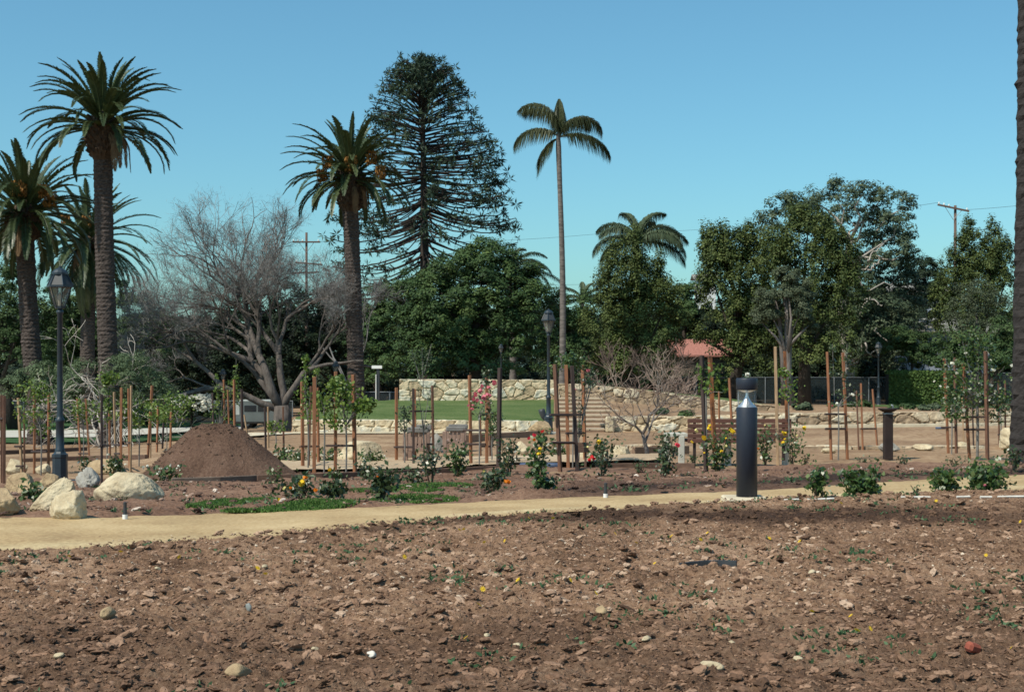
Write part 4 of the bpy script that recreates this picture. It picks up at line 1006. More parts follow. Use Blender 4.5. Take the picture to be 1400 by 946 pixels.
rose(382, 432, 650, 692, 'rose bush with large yellow and orange blooms beside the turf strips', 1, [('yellow', 415, 662, 6), ('orange', 417, 655, 4), ('yellow', 382, 687, 5.5), ('orange', 430, 671, 3.5), ('orange', 397, 668, 2.5), ('pale', 390, 668, 3)], 'l_rosedark', 230, .06)
rose(434, 482, 660, 689, 'low dark rose bush without open blooms right of the yellow flowered one', 2, [('orange', 464, 684, 1.8)], 'l_rosedark', 260, .065)
rose(447, 470, 640, 663, 'small rose plant with one yellow bloom under the green climber stakes', 3, [('yellow', 451, 643, 3)], 'l_rose', 100, .055)
rose(505, 546, 642, 690, 'sprawling dark rose bush growing on the turf strip', 4, [('orange', 516, 652, 1.6)], 'l_rosedark', 330, .06)
rose(490, 515, 628, 662, 'thin dark rose bush before the gravel, right of the green climber', 5, (), 'l_rosedark', 130, .06, .4)
rose(552, 583, 640, 668, 'low sparse rose bush in front of the left teak bench', 6, (), 'l_rosedark', 130, .055)
rose(573, 606, 604, 668, 'tall airy rose bush between the two teak benches', 7, (), 'l_rosedark', 170, .055, .45)
rose(612, 643, 604, 656, 'dense upright green rose bush in front of the right teak bench', 8, [('pale', 629, 626, 1.6)], 'l_rose', 330, .065, .25)
rose(655, 690, 642, 676, 'rose bush with a single orange bloom on its right side', 9, [('orange', 692, 661, 5.5), ('pale', 662, 645, 2)], 'l_rosedark', 240, .06)
rose(681, 712, 596, 658, 'tall green rose bush right of the single dark stake', 10, [('pale', 693, 632, 1.8), ('white', 683, 645, 1.8), ('white', 705, 618, 2)], 'l_rosedark', 240, .06, .35)
rose(719, 757, 588, 674, 'tall rose bush topped with red and yellow blooms left of the leaning stakes', 11, [('red', 742, 583 + 8, 3), ('hot', 730, 596, 3.2), ('hot', 724, 600, 2.6), ('orange', 731, 602, 2.6), ('yellow', 738, 615, 3.2), ('yellow', 737, 622, 3.4), ('pale', 745, 608, 2.4)], 'l_rose', 420, .058, .2)
rose(738, 758, 655, 673, 'small broad leaved plant at the foot of the red topped rose', 24, (), 'l_rose', 90, .075, .2, name='leafy_plant', group='low plants in the bed')
rose(800, 845, 598, 656, 'rose bush with one deep red bloom right of the leaning stakes', 12, [('red', 808, 627, 4.8), ('red', 806, 630, 3), ('yellow', 818, 605, 3.6), ('pale', 803, 612, 2.2)], 'l_rosedark', 320, .058, .3)
rose(890, 926, 594, 656, 'rose bush with one bright pink bloom beside the concrete bench end', 13, [('hot', 925, 610, 4.2)], 'l_rosedark', 330, .06, .25)
rose(955, 1008, 584, 650, 'large rose bush covered in yellow blooms in front of the slatted bench', 14, [('yellow', 999, 591, 5), ('yellow', 963, 600, 4.2), ('yellow', 969, 588, 3.6), ('yellow', 971, 583, 3), ('pale', 951, 590, 3), ('yellow', 945, 605, 2.4), ('pale', 993, 611, 3.2), ('yellow', 987, 618, 2.6), ('yellow', 963, 620, 2), ('yellow', 993, 600, 2)], 'l_rose', 420, .06, .25)
rose(1034, 1060, 578, 640, 'upright rose bush just right of the bollard', 15, [('orange', 1036, 614, 2), ('pale', 1046, 582, 1.6)], 'l_rose', 260, .06, .3)
rose(1062, 1102, 582, 640, 'rose bush with small yellow blooms at the right end of the slatted bench', 16, [('yellow', 1074, 594, 3.4), ('yellow', 1070, 592, 2.4), ('yellow', 1071, 606, 3), ('yellow', 1099, 586, 3.4), ('yellow', 1073, 601, 2), ('pale', 1090, 596, 1.8)], 'l_rose', 200, .058, .4)
rose(1106, 1126, 628, 690, 'slender young rose on a bare stem at the near path edge', 17, [('yellow', 1129, 673, 1.8)], 'l_rose', 190, .055, .5, group='young roses along the near path edge')
rose(1155, 1203, 638, 684, 'compact glossy young rose at the near path edge, right of the bollard', 18, (), 'l_rose', 620, .058, .2, group='young roses along the near path edge')
rose(1278, 1313, 640, 673, 'bushy young rose at the near path edge below the tall white rose', 19, (), 'l_rose', 420, .055, .2, group='young roses along the near path edge')
rose(1315, 1378, 630, 675, 'widest young rose at the near path edge, close to the right edge', 20, [('pink', 1347, 664, 2.2)], 'l_rose', 640, .058, .2, group='young roses along the near path edge')
rose(1372, 1399, 612, 648, 'airy dark rose beside the palm trunk at the right edge', 21, (), 'l_rosedark', 110, .05)
rose(866, 886, 630, 648, 'tiny dark rose plant in front of the small bare tree', 22, (), 'l_rosedark', 90, .05, .2)
rose(1225, 1246, 622, 642, 'tiny dark rose plant right of the drinking fountain', 23, (), 'l_rosedark', 80, .045, .2)
rose(1170, 1192, 624, 640, 'low dark sprig left of the drinking fountain pillar', 25, (), 'l_rosedark', 70, .045, .2)
rose(1290, 1325, 624, 640, 'low dark sprig between the two stake pairs of the tall white rose', 26, (), 'l_rosedark', 90, .045, .2)
rose(1240, 1262, 662, 686, 'tiny sparse seedling at the near path edge left of the bushy young rose', 27, (), 'l_weed', 40, .03, .4, group='young roses along the near path edge')
rose(1092, 1108, 640 - 20, 640, 'small green plant at the foot of the small yellow rose bush', 28, (), 'l_rose', 60, .05, .2)
rose(360, 386, 640, 666, 'small plant on the right slope of the dirt pile', 29, (), 'l_rose', 80, .055, .2)
rose(938, 956, 622, 640, 'small plant at the left foot of the yellow rose bush', 30, (), 'l_rosedark', 70, .05, .2)
# low white flowering ground roses
def ground_rose(x0, x1, y0, y1, label, seed, nb, n=220, c='white'):
    rng = np.random.default_rng(seed + 400)
    t = rose(x0, x1, y0, y1, label, seed + 100, [(c, rng.uniform(x0, x1), rng.uniform(y0 - 1, y0 + (y1 - y0) * .5), rng.uniform(1.2, 2.2)) for k in range(nb)], 'l_rose', n, .07, .15, group='low white roses along the gravel', name='ground_rose')
ground_rose(368, 405, 612, 636, 'low white flowering rose between the dirt pile and the four red stakes', 1, 9)
ground_rose(432, 470, 614, 637, 'low white flowering rose behind the green climber stakes', 2, 7)
ground_rose(490, 530, 618, 638, 'low leafy rose in front of the long pale boulder', 3, 3)
ground_rose(194, 256, 636, 662, 'trailing white rose spray on the lower left of the dirt pile', 4, 14, 170)
ground_rose(108, 136, 628, 646, 'white flowering rose behind the grey ribbed boulder', 5, 5)
ground_rose(146, 172, 622, 652, 'leafy rose at the red stakes behind the largest boulder', 6, 3)
ground_rose(745, 778, 606, 628, 'white flowering rose behind the leaning stake pair', 7, 8)
ground_rose(806, 826, 618, 634, 'small white flowering rose left of the pale yellow rock', 8, 4)
ground_rose(395, 432, 616, 637, 'low white flowering rose behind the four red stakes', 9, 6)
ground_rose(28, 60, 664, 690, 'grassy green plant in front of the flat tan slab', 10, 0, 160)

def tree_rose(px, base_py, head, label, seed, blooms=(), m='l_rose', n=300, L=.07, sprouts=(), stem=.014, name='rose_tree'):
    """standard rose: bare stem, head boxes (x0,x1,y0,y1,weight), tall sprouts (x0,y0,x1,y1)"""
    rng = np.random.default_rng(seed + 200); b = gp(px, base_py); D = b.y; s = D / F
    t = thing(name, b, label, 'rose tree', 'staked rose trees'); mb = MB(); P = []; wt = []
    hx = (head[0][0] + head[0][1]) / 2; hy = head[0][3]
    c = np.array(at(hx, (head[0][2] + head[0][3]) / 2, D) - b); low = np.array(at(px, hy, D) - b)
    mb.tube([(0, 0, -.04), low * .6 + (.01, 0, 0), low, (low + c) / 2], [stem, stem, stem * .9, stem * .7], 6)
    for (x0, x1, y0, y1) in head:
        w, h = (x1 - x0) * s, (y1 - y0) * s; q = np.array(at((x0 + x1) / 2, (y0 + y1) / 2, D) - b)
        for k in range(16):
            p = q + np.clip(rng.normal(size=3), -1.4, 1.4) * np.array([w, w * .7, h]) * .30
            P.append((*p, min(w, h) * .10 + .025))
            if k < 5: mb.tube([low, (low + p) / 2 + (0, 0, .03), p], [.009, .006, .003], 4)
    for (xa, ya, xb, yb) in sprouts:
        a, e = np.array(at(xa, ya, D) - b), np.array(at(xb, yb, D) - b)
        mb.tube([a, (a + e) / 2, e], [.007, .006, .004], 4)
        for k in range(12): P.append((*(a + (e - a) * rng.random() ** .8), .035))
    mb.build('stem', M['twig'], t)
    V, fc, r = leaf_cloud(np.array(P), int(n * 2.1), L, rng); mesh_np('foliage', V, fc, M[m], r, False, t)
    for c_, x, y, rp in blooms: bloom(c_, at(x, y, D - .2), rp * s, t, rng)
    return t
tree_rose(56, 650, [(30, 72, 540, 590), (20, 60, 520, 560)], 'loose leafy rose tree left of the big lamp post', 1, (), 'l_lime', 240, .075)
tree_rose(114, 629, [(96, 128, 548, 582)], 'small rose tree in the leaning red pair right of the big lamp post', 2, (), 'l_lime', 150, .08)
tree_rose(146, 642, [(124, 176, 548, 576), (140, 160, 510, 530)], 'spreading light green rose tree in front of the foremost palm', 3, (), 'l_lime', 300, .075, [(150, 560, 147, 512)])
tree_rose(190, 638, [(172, 212, 548, 582)], 'light green rose tree between the pale strip stake and the leaning orange stakes', 4, (), 'l_lime', 200, .075)
tree_rose(228, 615, [(205, 262, 540, 580)], 'wide light green rose tree behind the left slope of the dirt pile', 5, (), 'l_lime', 330, .09)
tree_rose(300, 607, [(290, 312, 525, 585), (310, 330, 520, 560)], 'tall twining rose with shoots above the dirt pile stakes', 6, (), 'l_lime', 260, .075, [(322, 540, 323, 490), (298, 560, 296, 512)])
tree_rose(377, 618, [(366, 390, 576, 592)], 'small sprig of a rose in front of the parked van', 7, (), 'l_lime', 60, .08)
tree_rose(421, 648, [(408, 432, 512, 575)], 'pale green climbing rose with a tall shoot among the four red stakes', 8, (), 'l_lime', 230, .06, [(417, 530, 419, 488), (432, 560, 433, 506)])
tree_rose(473, 652, [(438, 500, 530, 582), (455, 480, 514, 540), (485, 510, 548, 562)], 'broad leafy green rose held by the pair of tall red stakes', 9, (), 'l_lime', 520, .072)
tree_rose(443, 651, [(436, 452, 540, 562)], 'slim grey rose stem left of the broad leafy rose', 10, (), 'l_lime', 60, .06)
tree_rose(553, 640, [(545, 562, 552, 592)], 'sparse drooping rose inside the orange and dark stake pair', 11, (), 'l_euc', 110, .055)
tree_rose(579, 640, [(560, 590, 520, 590)], 'thin sparse rose with a bare grey upright leader', 12, (), 'l_euc', 130, .05, [(579, 540, 577, 475), (575, 520, 563, 480), (580, 510, 590, 470)])
tree_rose(655, 643, [(644, 672, 530, 572)], 'rose tree thick with pink blooms between two red stakes', 13, [('pink', 650, 541, 4), ('pink', 657, 536, 4.2), ('pink', 661, 545, 4.6), ('pink', 666, 541, 3.6), ('pink', 654, 548, 3.4), ('pink', 648, 547, 3.2), ('pink', 676, 525, 4.2), ('pink', 668, 531, 3.2), ('pink', 659, 529, 3), ('pink', 645, 560, 2.6), ('pink', 646, 555, 2.4), ('pink', 658, 552, 3), ('pink', 641, 555, 2.2), ('pink', 671, 542, 2.6)], 'l_rosedark', 150, .06, [(664, 530, 665, 505)])
tree_rose(672, 636, [(664, 684, 560, 612)], 'leafy rose behind the right hand stake of the pink rose', 14, (), 'l_rose', 160, .06)
tree_rose(783, 640, [(757, 797, 484, 505)], 'rose tree with a flat green head on top of the leaning stakes', 15, (), 'l_rose', 240, .065)
tree_rose(791, 638, [(780, 802, 510, 600), (796, 816, 505, 530)], 'sparse rose with one pink bloom at the orange stakes by the steps', 16, [('pink', 804, 508, 3), ('pink', 786, 533, 1.6)], 'l_rosedark', 170, .055, [(790, 520, 790, 485)])
tree_rose(1078, 636, [(1066, 1094, 522, 550), (1064, 1080, 505, 516)], 'thin rose tree with few leaves at the mottled orange stake', 17, (), 'l_lime', 90, .07)
tree_rose(1146, 629, [(1134, 1176, 525, 556)], 'nearly leafless rose tree with white blooms between the red stake pair', 18, [('white', 1165, 541, 3), ('white', 1144, 553, 2.6), ('pink', 1138, 555, 1.6)], 'l_rosedark', 110, .06, [(1141, 540, 1138, 470), (1156, 530, 1158, 470)])
tree_rose(1336, 629, [(1282, 1340, 485, 550), (1306, 1374, 495, 565), (1312, 1354, 448, 505), (1328, 1380, 520, 575), (1290, 1330, 530, 570)], 'tall wide rose tree dotted with white blooms near the right edge', 19, [('white', 1301, 498, 3.2), ('white', 1308, 511, 2.6), ('white', 1348, 483, 3), ('white', 1386, 501, 4), ('white', 1357, 508, 4), ('white', 1340, 524, 3), ('white', 1354, 528, 3), ('white', 1338, 541, 4.2), ('white', 1344, 540, 3), ('white', 1318, 562, 2.6), ('white', 1341, 550, 2.4), ('white', 1285, 529, 2), ('white', 1278, 522, 1.8), ('white', 1361, 535, 2.2)], 'l_rose', 1100, .066, [(1330, 500, 1326, 452)], .026)
tree_rose(1301, 619, [(1292, 1312, 540, 565)], 'small dark rose tree inside the left stake pair of the tall white rose', 20, (), 'l_rosedark', 90, .06)
tree_rose(1368, 607, [(1358, 1384, 535, 565)], 'sparse rose at the short brown stakes by the right edge boulder', 21, (), 'l_rosedark', 100, .06)
tree_rose(965, 650, [(958, 990, 500, 540)], 'light green rose shoots at the dark stake before the slatted bench', 22, (), 'l_lime', 60, .07)
tree_rose(1022, 640, [(1016, 1028, 512, 530)], 'rose with one white bloom peeping over the bollard cap', 23, [('white', 1022, 513.5, 3.6)], 'l_rosedark', 60, .05)


# ------------------------------------------------------------------ trees
def crown_mesh(lobes, n, size, cl, rng, m, t, base, up=.45, inner=.3, asp=.62, vert=0., name='crown', zs=.8):
    """lobes: (centre vec, rx, ry, rz); leaves gathered in clumps of radius cl on the lobes"""
    area = np.array([l[1] * l[3] for l in lobes]); area = area / area.sum()
    Cs, Ns, Rs = [], [], []
    for l, a in zip(lobes, area):
        k = max(5, int(l[1] * l[3] / cl ** 2 * 4.2)); nl = int(n * a)
        d = unit(rng.normal(size=(k, 3))); d[:, 2] = np.where(d[:, 2] < -.6, -d[:, 2], d[:, 2])
        rad = np.where(rng.random(k) < inner, rng.uniform(.2, .7, k), rng.uniform(.78, 1.02, k))
        sc = np.array(l[0])[None] + d * rad[:, None] * np.array(l[1:4])[None]; cr = cl * rng.uniform(.6, 1.35, k); crnd = rng.normal(0, .16, k)
        i = rng.integers(0, k, nl); g = rng.normal(size=(nl, 3)); g = unit(g) * (rng.random((nl, 1)) ** .45); g[:, 2] = np.where(g[:, 2] < -.35, -g[:, 2], g[:, 2])
        C = sc[i] + g * cr[i][:, None] * np.array([1, 1, zs + vert])
        N = unit(g * .95 + d[i] * .4 + np.array([0, 0, up]) + rng.normal(size=(nl, 3)) * .22)
        Cs.append(C); Ns.append(N); Rs.append(np.clip(.45 + crnd[i] + rng.normal(0, .12, nl), 0, 1))
    C = np.concatenate(Cs); N = np.concatenate(Ns); R = np.concatenate(Rs); L = size * rng.uniform(.6, 1.35, len(C))
    A = None
    if vert: A = rng.normal(size=(len(C), 3)) * .6 + np.array([0, 0, 1.])
    V, fc = leaf_quads(C - np.array(base), N, L, L * asp, rng, A)
    return mesh_np(name, V, fc, m, np.repeat(R, 4), False, t)
def tree(name, px, D, lobes_px, label, seed, m, n=9000, size=.24, cl=.55, trunk=.22, bark='bark_dark', inner=.32, asp=.62, vert=0., up=.45, group='trees behind the garden', limbs=True, cat='tree', zbase=None, zs=.8, dscale=1.):
    """lobes_px: (px, py, rx px, ry px[, depth offset m])"""
    rng = np.random.default_rng(seed + 900); s = D / F; b = gd(px, D)
    if zbase is not None: b.z = zbase
    t = thing(name, b, label, cat, group); lobes = []
    for l in lobes_px:
        dy = l[4] if len(l) > 4 else 0.; ds = (D + dy) / F
        c = at(l[0], l[1], D + dy); lobes.append((np.array(c), l[2] * ds, l[2] * ds * dscale, l[3] * ds))
    full = list(lobes)
    if vert:                                # ragged upright sprays over the outline
        for l in lobes:
            for q in range(9):
                a = rng.uniform(0, 6.283); e = rng.uniform(.0, 1.4); d = np.array([math.cos(a) * math.cos(e), math.sin(a) * math.cos(e), math.sin(e)])
                f = rng.uniform(.12, .2); full.append((l[0] + d * np.array(l[1:4]) * .92 + np.array([0, 0, l[3] * .12]), l[1] * f, l[1] * f, max(l[3], l[1]) * f * 2.3))
    crown_mesh(full, int(n * 3.0), size * .56, cl * .85, rng, M[m], t, b, up, inner, asp, vert, zs=zs)
    mb = MB(); top = max(lobes, key=lambda l: l[1] * l[3]); tc = top[0] - np.array(b)
    mb.tube([(0, 0, -.2), (tc[0] * .2, tc[1] * .2, tc[2] * .3), tc * .6, tc], [trunk * 1.25, trunk, trunk * .75, trunk * .3], 9)
    if limbs:
        for l in lobes:
            e = l[0] - np.array(b); st = tc * rng.uniform(.35, .6); mb.tube([st, (st + e) / 2 + rng.normal(size=3) * .2, e], [trunk * .5, trunk * .3, trunk * .08], 6)
    mb.build('trunk', M[bark], t, True)
    return t

# --- the round dark tree and its neighbours
tree('broad_tree', 655, 80, [(650, 425, 92, 88), (598, 465, 62, 62), (705, 450, 56, 78), (660, 372, 58, 42), (560, 475, 36, 48), (640, 490, 80, 40, -2), (725, 400, 28, 40), (600, 400, 44, 40)],
     'huge dome shaped dark green tree behind the terrace wall', 1, 'l_dark', 30000, .27, .62, .4)
tree('olive_tree', 862, 82, [(868, 362, 24, 32), (855, 395, 38, 44), (886, 405, 34, 46), (835, 445, 42, 48), (880, 455, 58, 50), (868, 336, 13, 20), (840, 375, 16, 34), (905, 430, 36, 46), (860, 500, 66, 36)],
     'tall olive green tree with a palm behind it, right of the slender palm', 2, 'l_olive', 20000, .24, .5, .35, vert=.35)
tree('broad_tree', 935, 100, [(935, 418, 34, 32), (925, 440, 40, 26), (900, 480, 26, 40)], 'low dark tree filling the gap left of the red roof', 3, 'l_dark', 8000, .3, .6)
tree('upright_tree', 1000, 86, [(990, 350, 34, 34), (975, 385, 24, 45), (1015, 360, 30, 40), (1000, 410, 46, 50), (1040, 390, 40, 62), (980, 330, 18, 18), (965, 360, 10, 40), (1012, 450, 40, 40), (1030, 490, 44, 40), (978, 474, 12, 14), (958, 462, 14, 10)],
     'dark upright tree with a jagged top right of the red roof', 4, 'l_olive', 17000, .26, .5, .35, vert=.4)
tree('upright_tree', 1100, 84, [(1085, 335, 38, 36), (1130, 350, 40, 44), (1100, 385, 62, 52), (1140, 420, 48, 52), (1065, 360, 26, 34), (1105, 310, 26, 24), (1150, 380, 26, 50), (1120, 480, 60, 50)],
     'broad olive conifer in front of the pale limbed eucalyptus', 5, 'l_olive', 19000, .25, .5, .35, vert=.4)
# eucalyptus with pale limbs
def euc():
    D = 93; rng = np.random.default_rng(77); b = gd(1160, D); t = thing('eucalyptus', b, 'tall grey green eucalyptus with pale twisting limbs, highest tree on the right', 'tree', 'trees behind the garden')
    tips = [(1140, 268, 24, 17), (1112, 276, 20, 15), (1180, 264, 28, 14), (1205, 272, 26, 13), (1075, 285, 26, 18), (1055, 305, 22, 18), (1238, 284, 15, 17), (1225, 305, 26, 13), (1200, 300, 28, 14), (1160, 300, 32, 16), (1230, 328, 24, 13), (1195, 330, 34, 16), (1240, 345, 20, 20), (1215, 355, 34, 18), (1180, 365, 36, 20), (1235, 375, 24, 22), (1205, 395, 38, 26), (1170, 405, 34, 28), (1240, 410, 26, 34), (1190, 435, 44, 26), (1225, 450, 34, 30), (1170, 470, 40, 30), (1215, 485, 40, 26), (1125, 300, 24, 14), (1090, 300, 26, 16)]
    lobes = [(np.array(at(x, y, D + rng.uniform(-3, 3))), rx * D / F * .92, rx * D / F, ry * D / F * 1.35) for x, y, rx, ry in tips]
    crown_mesh(lobes, 46000, .22, .50, rng, M['l_euc'], t, b, .35, .3, .4)
    mb = MB(); tr = [np.array(at(x, y, D) - b) for x, y in ((1160, 560), (1160, 500), (1152, 430), (1158, 370), (1162, 330))]
    mb.tube(tr, [.5, .42, .34, .28, .2], 9)
    for k, l in enumerate(lobes):
        e = l[0] - np.array(b); i = min(4, max(1, int((560 - tips[k][1] - 20) / 60))); st = tr[i]
        m1 = st + (e - st) * .4 + rng.normal(size=3) * .35; m2 = st + (e - st) * .75 + rng.normal(size=3) * .3
        mb.tube([st, m1, m2, e], [.11, .08, .055, .02], 6)
    for pts in ([(1185, 360), (1195, 345), (1210, 335)], [(1172, 380), (1186, 400), (1210, 385), (1222, 388)], [(1180, 408), (1200, 412), (1204, 420)], [(1176, 430), (1186, 410), (1190, 405)], [(1195, 450), (1210, 465), (1225, 470)], [(1180, 470), (1190, 485), (1205, 478)], [(1186, 372), (1196, 362), (1203, 356)]):
        pp = np.array([np.array(at(x, y, D - 3.6) - b) for x, y in pts]); uu = np.linspace(0, len(pp) - 1, 9)
        pp = np.stack([np.interp(uu, np.arange(len(pp)), pp[:, q]) for q in range(3)], -1) + rng.normal(size=(9, 3)) * .07; mb.tube(pp, np.linspace(.06, .03, 9), 6)
    mb.build('trunk', M['bark_pale'], t, True)
euc()
tree('grey_tree', 1078, 72, [(1075, 400, 40, 22), (1052, 425, 24, 22), (1098, 420, 22, 26), (1075, 382, 26, 14), (1040, 440, 14, 16), (1106, 445, 12, 16)], 'small dull grey green tree with two pale trunks', 6, 'l_grey', 8000, .17, .38, .2, 'bark', .3, limbs=True)
for c in [o for o in bpy.data.objects if o.get('label', '').startswith('small dull')]:
    mb = MB(); b = np.array(c.location)
    for pts in ([(1084, 556), (1079, 500), (1081, 450), (1070, 400)], [(1072, 556), (1070, 500), (1066, 440), (1060, 410)]):
        mb.tube([np.array(at(x, y, 72)) - b for x, y in pts], [.15, .12, .10, .05], 8)
    mb.build('stem', M['bark_mid'], c, True)
tree('conifer', 1340, 90, [(1328, 330, 16, 26), (1358, 335, 12, 28), (1340, 370, 36, 34), (1310, 400, 30, 44), (1350, 410, 42, 50), (1330, 450, 50, 44), (1290, 420, 18, 40), (1315, 345, 9, 20), (1375, 380, 20, 40)],
     'olive yellow conifer with pointed tops around the utility pole', 7, 'l_olive', 17000, .25, .42, .3, vert=.5)
tree('grey_tree', 1335, 80, [(1335, 420, 40, 36), (1320, 450, 30, 30), (1360, 440, 30, 40)], 'thin greyish tree in front of the pointed conifer', 8, 'l_grey', 4200, .16, .45, .14, 'bark', .4)
tree('broad_tree', 1345, 76, [(1330, 490, 52, 30), (1375, 480, 36, 44), (1300, 480, 26, 26)], 'dark bushy tree behind the tall white rose', 9, 'l_mid', 8000, .2, .5, .25)
tree('broad_tree', 1268, 120, [(1262, 375, 22, 22), (1280, 400, 26, 30), (1258, 410, 20, 26)], 'distant dark tree in the gap left of the utility pole', 10, 'l_shade', 4200, .32, .6)
tree('shrub', 1245, 88, [(1248, 480, 30, 28), (1225, 470, 26, 24), (1268, 490, 24, 24)], 'glossy dark shrub under the grey roof beside the clipped hedge', 11, 'l_mid', 6000, .22, .4, .12, cat='shrub')
tree('broad_tree', 1110, 108, [(1120, 480, 70, 56), (1050, 470, 46, 56), (1180, 500, 56, 46), (985, 510, 46, 34), (940, 515, 40, 26)], 'dark shaded thicket tree behind the screened fence', 12, 'l_shade', 17000, .36, .7)
tree('broad_tree', 1010, 100, [(975, 470, 50, 46), (1040, 450, 56, 56), (1010, 510, 60, 40)], 'dark tree filling in behind the jagged upright tree', 80, 'l_shade', 9000, .3, .6)
tree('broad_tree', 1150, 102, [(1120, 440, 56, 56), (1190, 450, 60, 56), (1160, 510, 70, 40), (1235, 440, 40, 40)], 'dark tree filling in behind the eucalyptus trunk', 81, 'l_shade', 12000, .3, .6)
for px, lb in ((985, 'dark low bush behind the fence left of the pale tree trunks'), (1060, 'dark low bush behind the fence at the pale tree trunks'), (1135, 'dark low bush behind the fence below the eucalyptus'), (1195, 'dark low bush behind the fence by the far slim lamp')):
    tree('bush', px, 96, [(px, 525, 46, 30), (px - 26, 515, 26, 26), (px + 28, 520, 26, 28)], lb, 90 + px % 9, 'l_shade', 3500, .3, .55, .12, group='dark bushes behind the fence', cat='bush', limbs=False)
tree('broad_tree', 850, 104, [(820, 480, 46, 50), (880, 480, 50, 50), (850, 440, 40, 40)], 'dark tree filling in behind the tall olive green tree', 82, 'l_shade', 9000, .3, .6)
# --- left background
tree('broad_tree', 20, 85, [(10, 400, 36, 42), (45, 420, 36, 36), (5, 460, 46, 46), (70, 440, 30, 30), (40, 480, 50, 36), (-40, 430, 46, 60), (20, 372, 20, 22)], 'leafy dark tree behind the two left palms', 13, 'l_mid', 13000, .24, .5, .3)
tree('broad_tree', 110, 92, [(95, 450, 36, 36), (130, 460, 40, 46), (90, 490, 50, 36), (112, 400, 20, 40)], 'dark tree between the two foremost palms', 14, 'l_dark', 9000, .26, .5, .3)
tree('broad_tree', 195, 92, [(185, 450, 36, 50), (215, 470, 40, 46), (180, 500, 46, 40), (170, 410, 16, 24)], 'dark green tree just right of the foremost palm', 15, 'l_mid', 9000, .26, .5, .3)
tree('broad_tree', 268, 100, [(260, 480, 46, 46), (300, 470, 46, 50), (240, 510, 46, 34), (300, 520, 46, 30)], 'dark tree behind the left half of the bare tree', 16, 'l_shade', 9000, .3, .6)
tree('broad_tree', 370, 102, [(345, 445, 50, 46), (385, 420, 40, 36), (360, 490, 56, 46), (330, 520, 46, 30), (400, 470, 40, 46), (330, 405, 26, 24)], 'green tree behind the middle of the bare tree', 17, 'l_shade', 12000, .3, .6)
tree('broad_tree', 450, 104, [(440, 440, 40, 50), (465, 480, 46, 46), (430, 505, 46, 36), (460, 415, 26, 26)], 'dark tree behind the third palm trunk', 18, 'l_shade', 10000, .3, .6)
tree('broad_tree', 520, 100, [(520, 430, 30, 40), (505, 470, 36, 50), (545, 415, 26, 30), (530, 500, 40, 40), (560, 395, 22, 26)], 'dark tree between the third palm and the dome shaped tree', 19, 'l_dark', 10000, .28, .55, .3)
tree('broad_tree', 765, 95, [(755, 440, 30, 46), (790, 470, 34, 46), (765, 490, 46, 34), (800, 440, 20, 40)], 'dark tree behind the slender palm trunk', 20, 'l_dark', 9000, .26, .55, .3)
for k, (px, lb) in enumerate(((30, 'left end of the dark hedge line behind the left stakes'), (150, 'dark low bush in the hedge line behind the foremost palm base'), (260, 'dark low bush in the hedge line above the dirt pile'), (345, 'dark low bush in the hedge line behind the parked van'), (440, 'dark low bush in the hedge line behind the far lamp head'), (545, 'dark low bush in the hedge line left of the tall terrace wall'), (640, 'dark low bush behind the left half of the tall terrace wall'), (740, 'dark low bush behind the right end of the tall terrace wall'), (840, 'dark low bush behind the sloping stone wall'))):
    tree('bush', px, 112, [(px, 530, 66, 34), (px - 40, 520, 36, 30), (px + 40, 525, 40, 34)], lb, 40 + k, 'l_shade', 5000, .36, .7, .15, group='dark bushes at the back of the garden', cat='bush', limbs=False)
tree('white_shrub', 262, 74, [(262, 556, 30, 14), (245, 562, 22, 16), (280, 562, 16, 12)], 'shrub covered with pale white blossom behind the dirt pile', 30, 'l_mid', 3600, .16, .3, .08, cat='shrub')
c = [o for o in bpy.data.objects if o.name == 'white_shrub'][0]; rng = np.random.default_rng(3)
crown_mesh([(np.array(at(262, 552, 73.6)), 1.25, .9, .5), (np.array(at(275, 556, 73.4)), .7, .6, .4)], 900, .15, .25, rng, M['f_white'], c, c.location, .6, .1, .9, name='blossom')
tree('shrub', 55, 62, [(60, 520, 40, 24), (30, 530, 30, 22), (90, 535, 30, 24), (185, 520, 34, 26), (165, 540, 30, 22), (205, 535, 26, 24)], 'green undergrowth shrub around the weeping grey branches', 31, 'l_weep', 11000, .14, .35, .1, cat='shrub', limbs=False)
tree('shrub', 160, 57.5, [(118, 520, 30, 26), (178, 512, 36, 32), (212, 535, 26, 24), (88, 545, 28, 20), (160, 548, 46, 18), (200, 552, 34, 16)], 'pale green drooping foliage of the weeping tree in front of the palm base', 34, 'l_weep', 7000, .12, .3, .04, cat='shrub', limbs=False)
tree('shrub', 130, 90, [(110, 573, 30, 9), (180, 572, 36, 9), (60, 575, 30, 8)], 'low green shrub beyond the far walkway on the left', 32, 'l_hedge', 3000, .2, .35, .06, cat='shrub', limbs=False)
tree('shrub', 255, 90, [(240, 570, 30, 8), (290, 568, 28, 10), (320, 572, 20, 7)], 'low green shrub beyond the far walkway behind the dirt pile', 33, 'l_hedge', 3000, .2, .35, .06, cat='shrub', limbs=False)

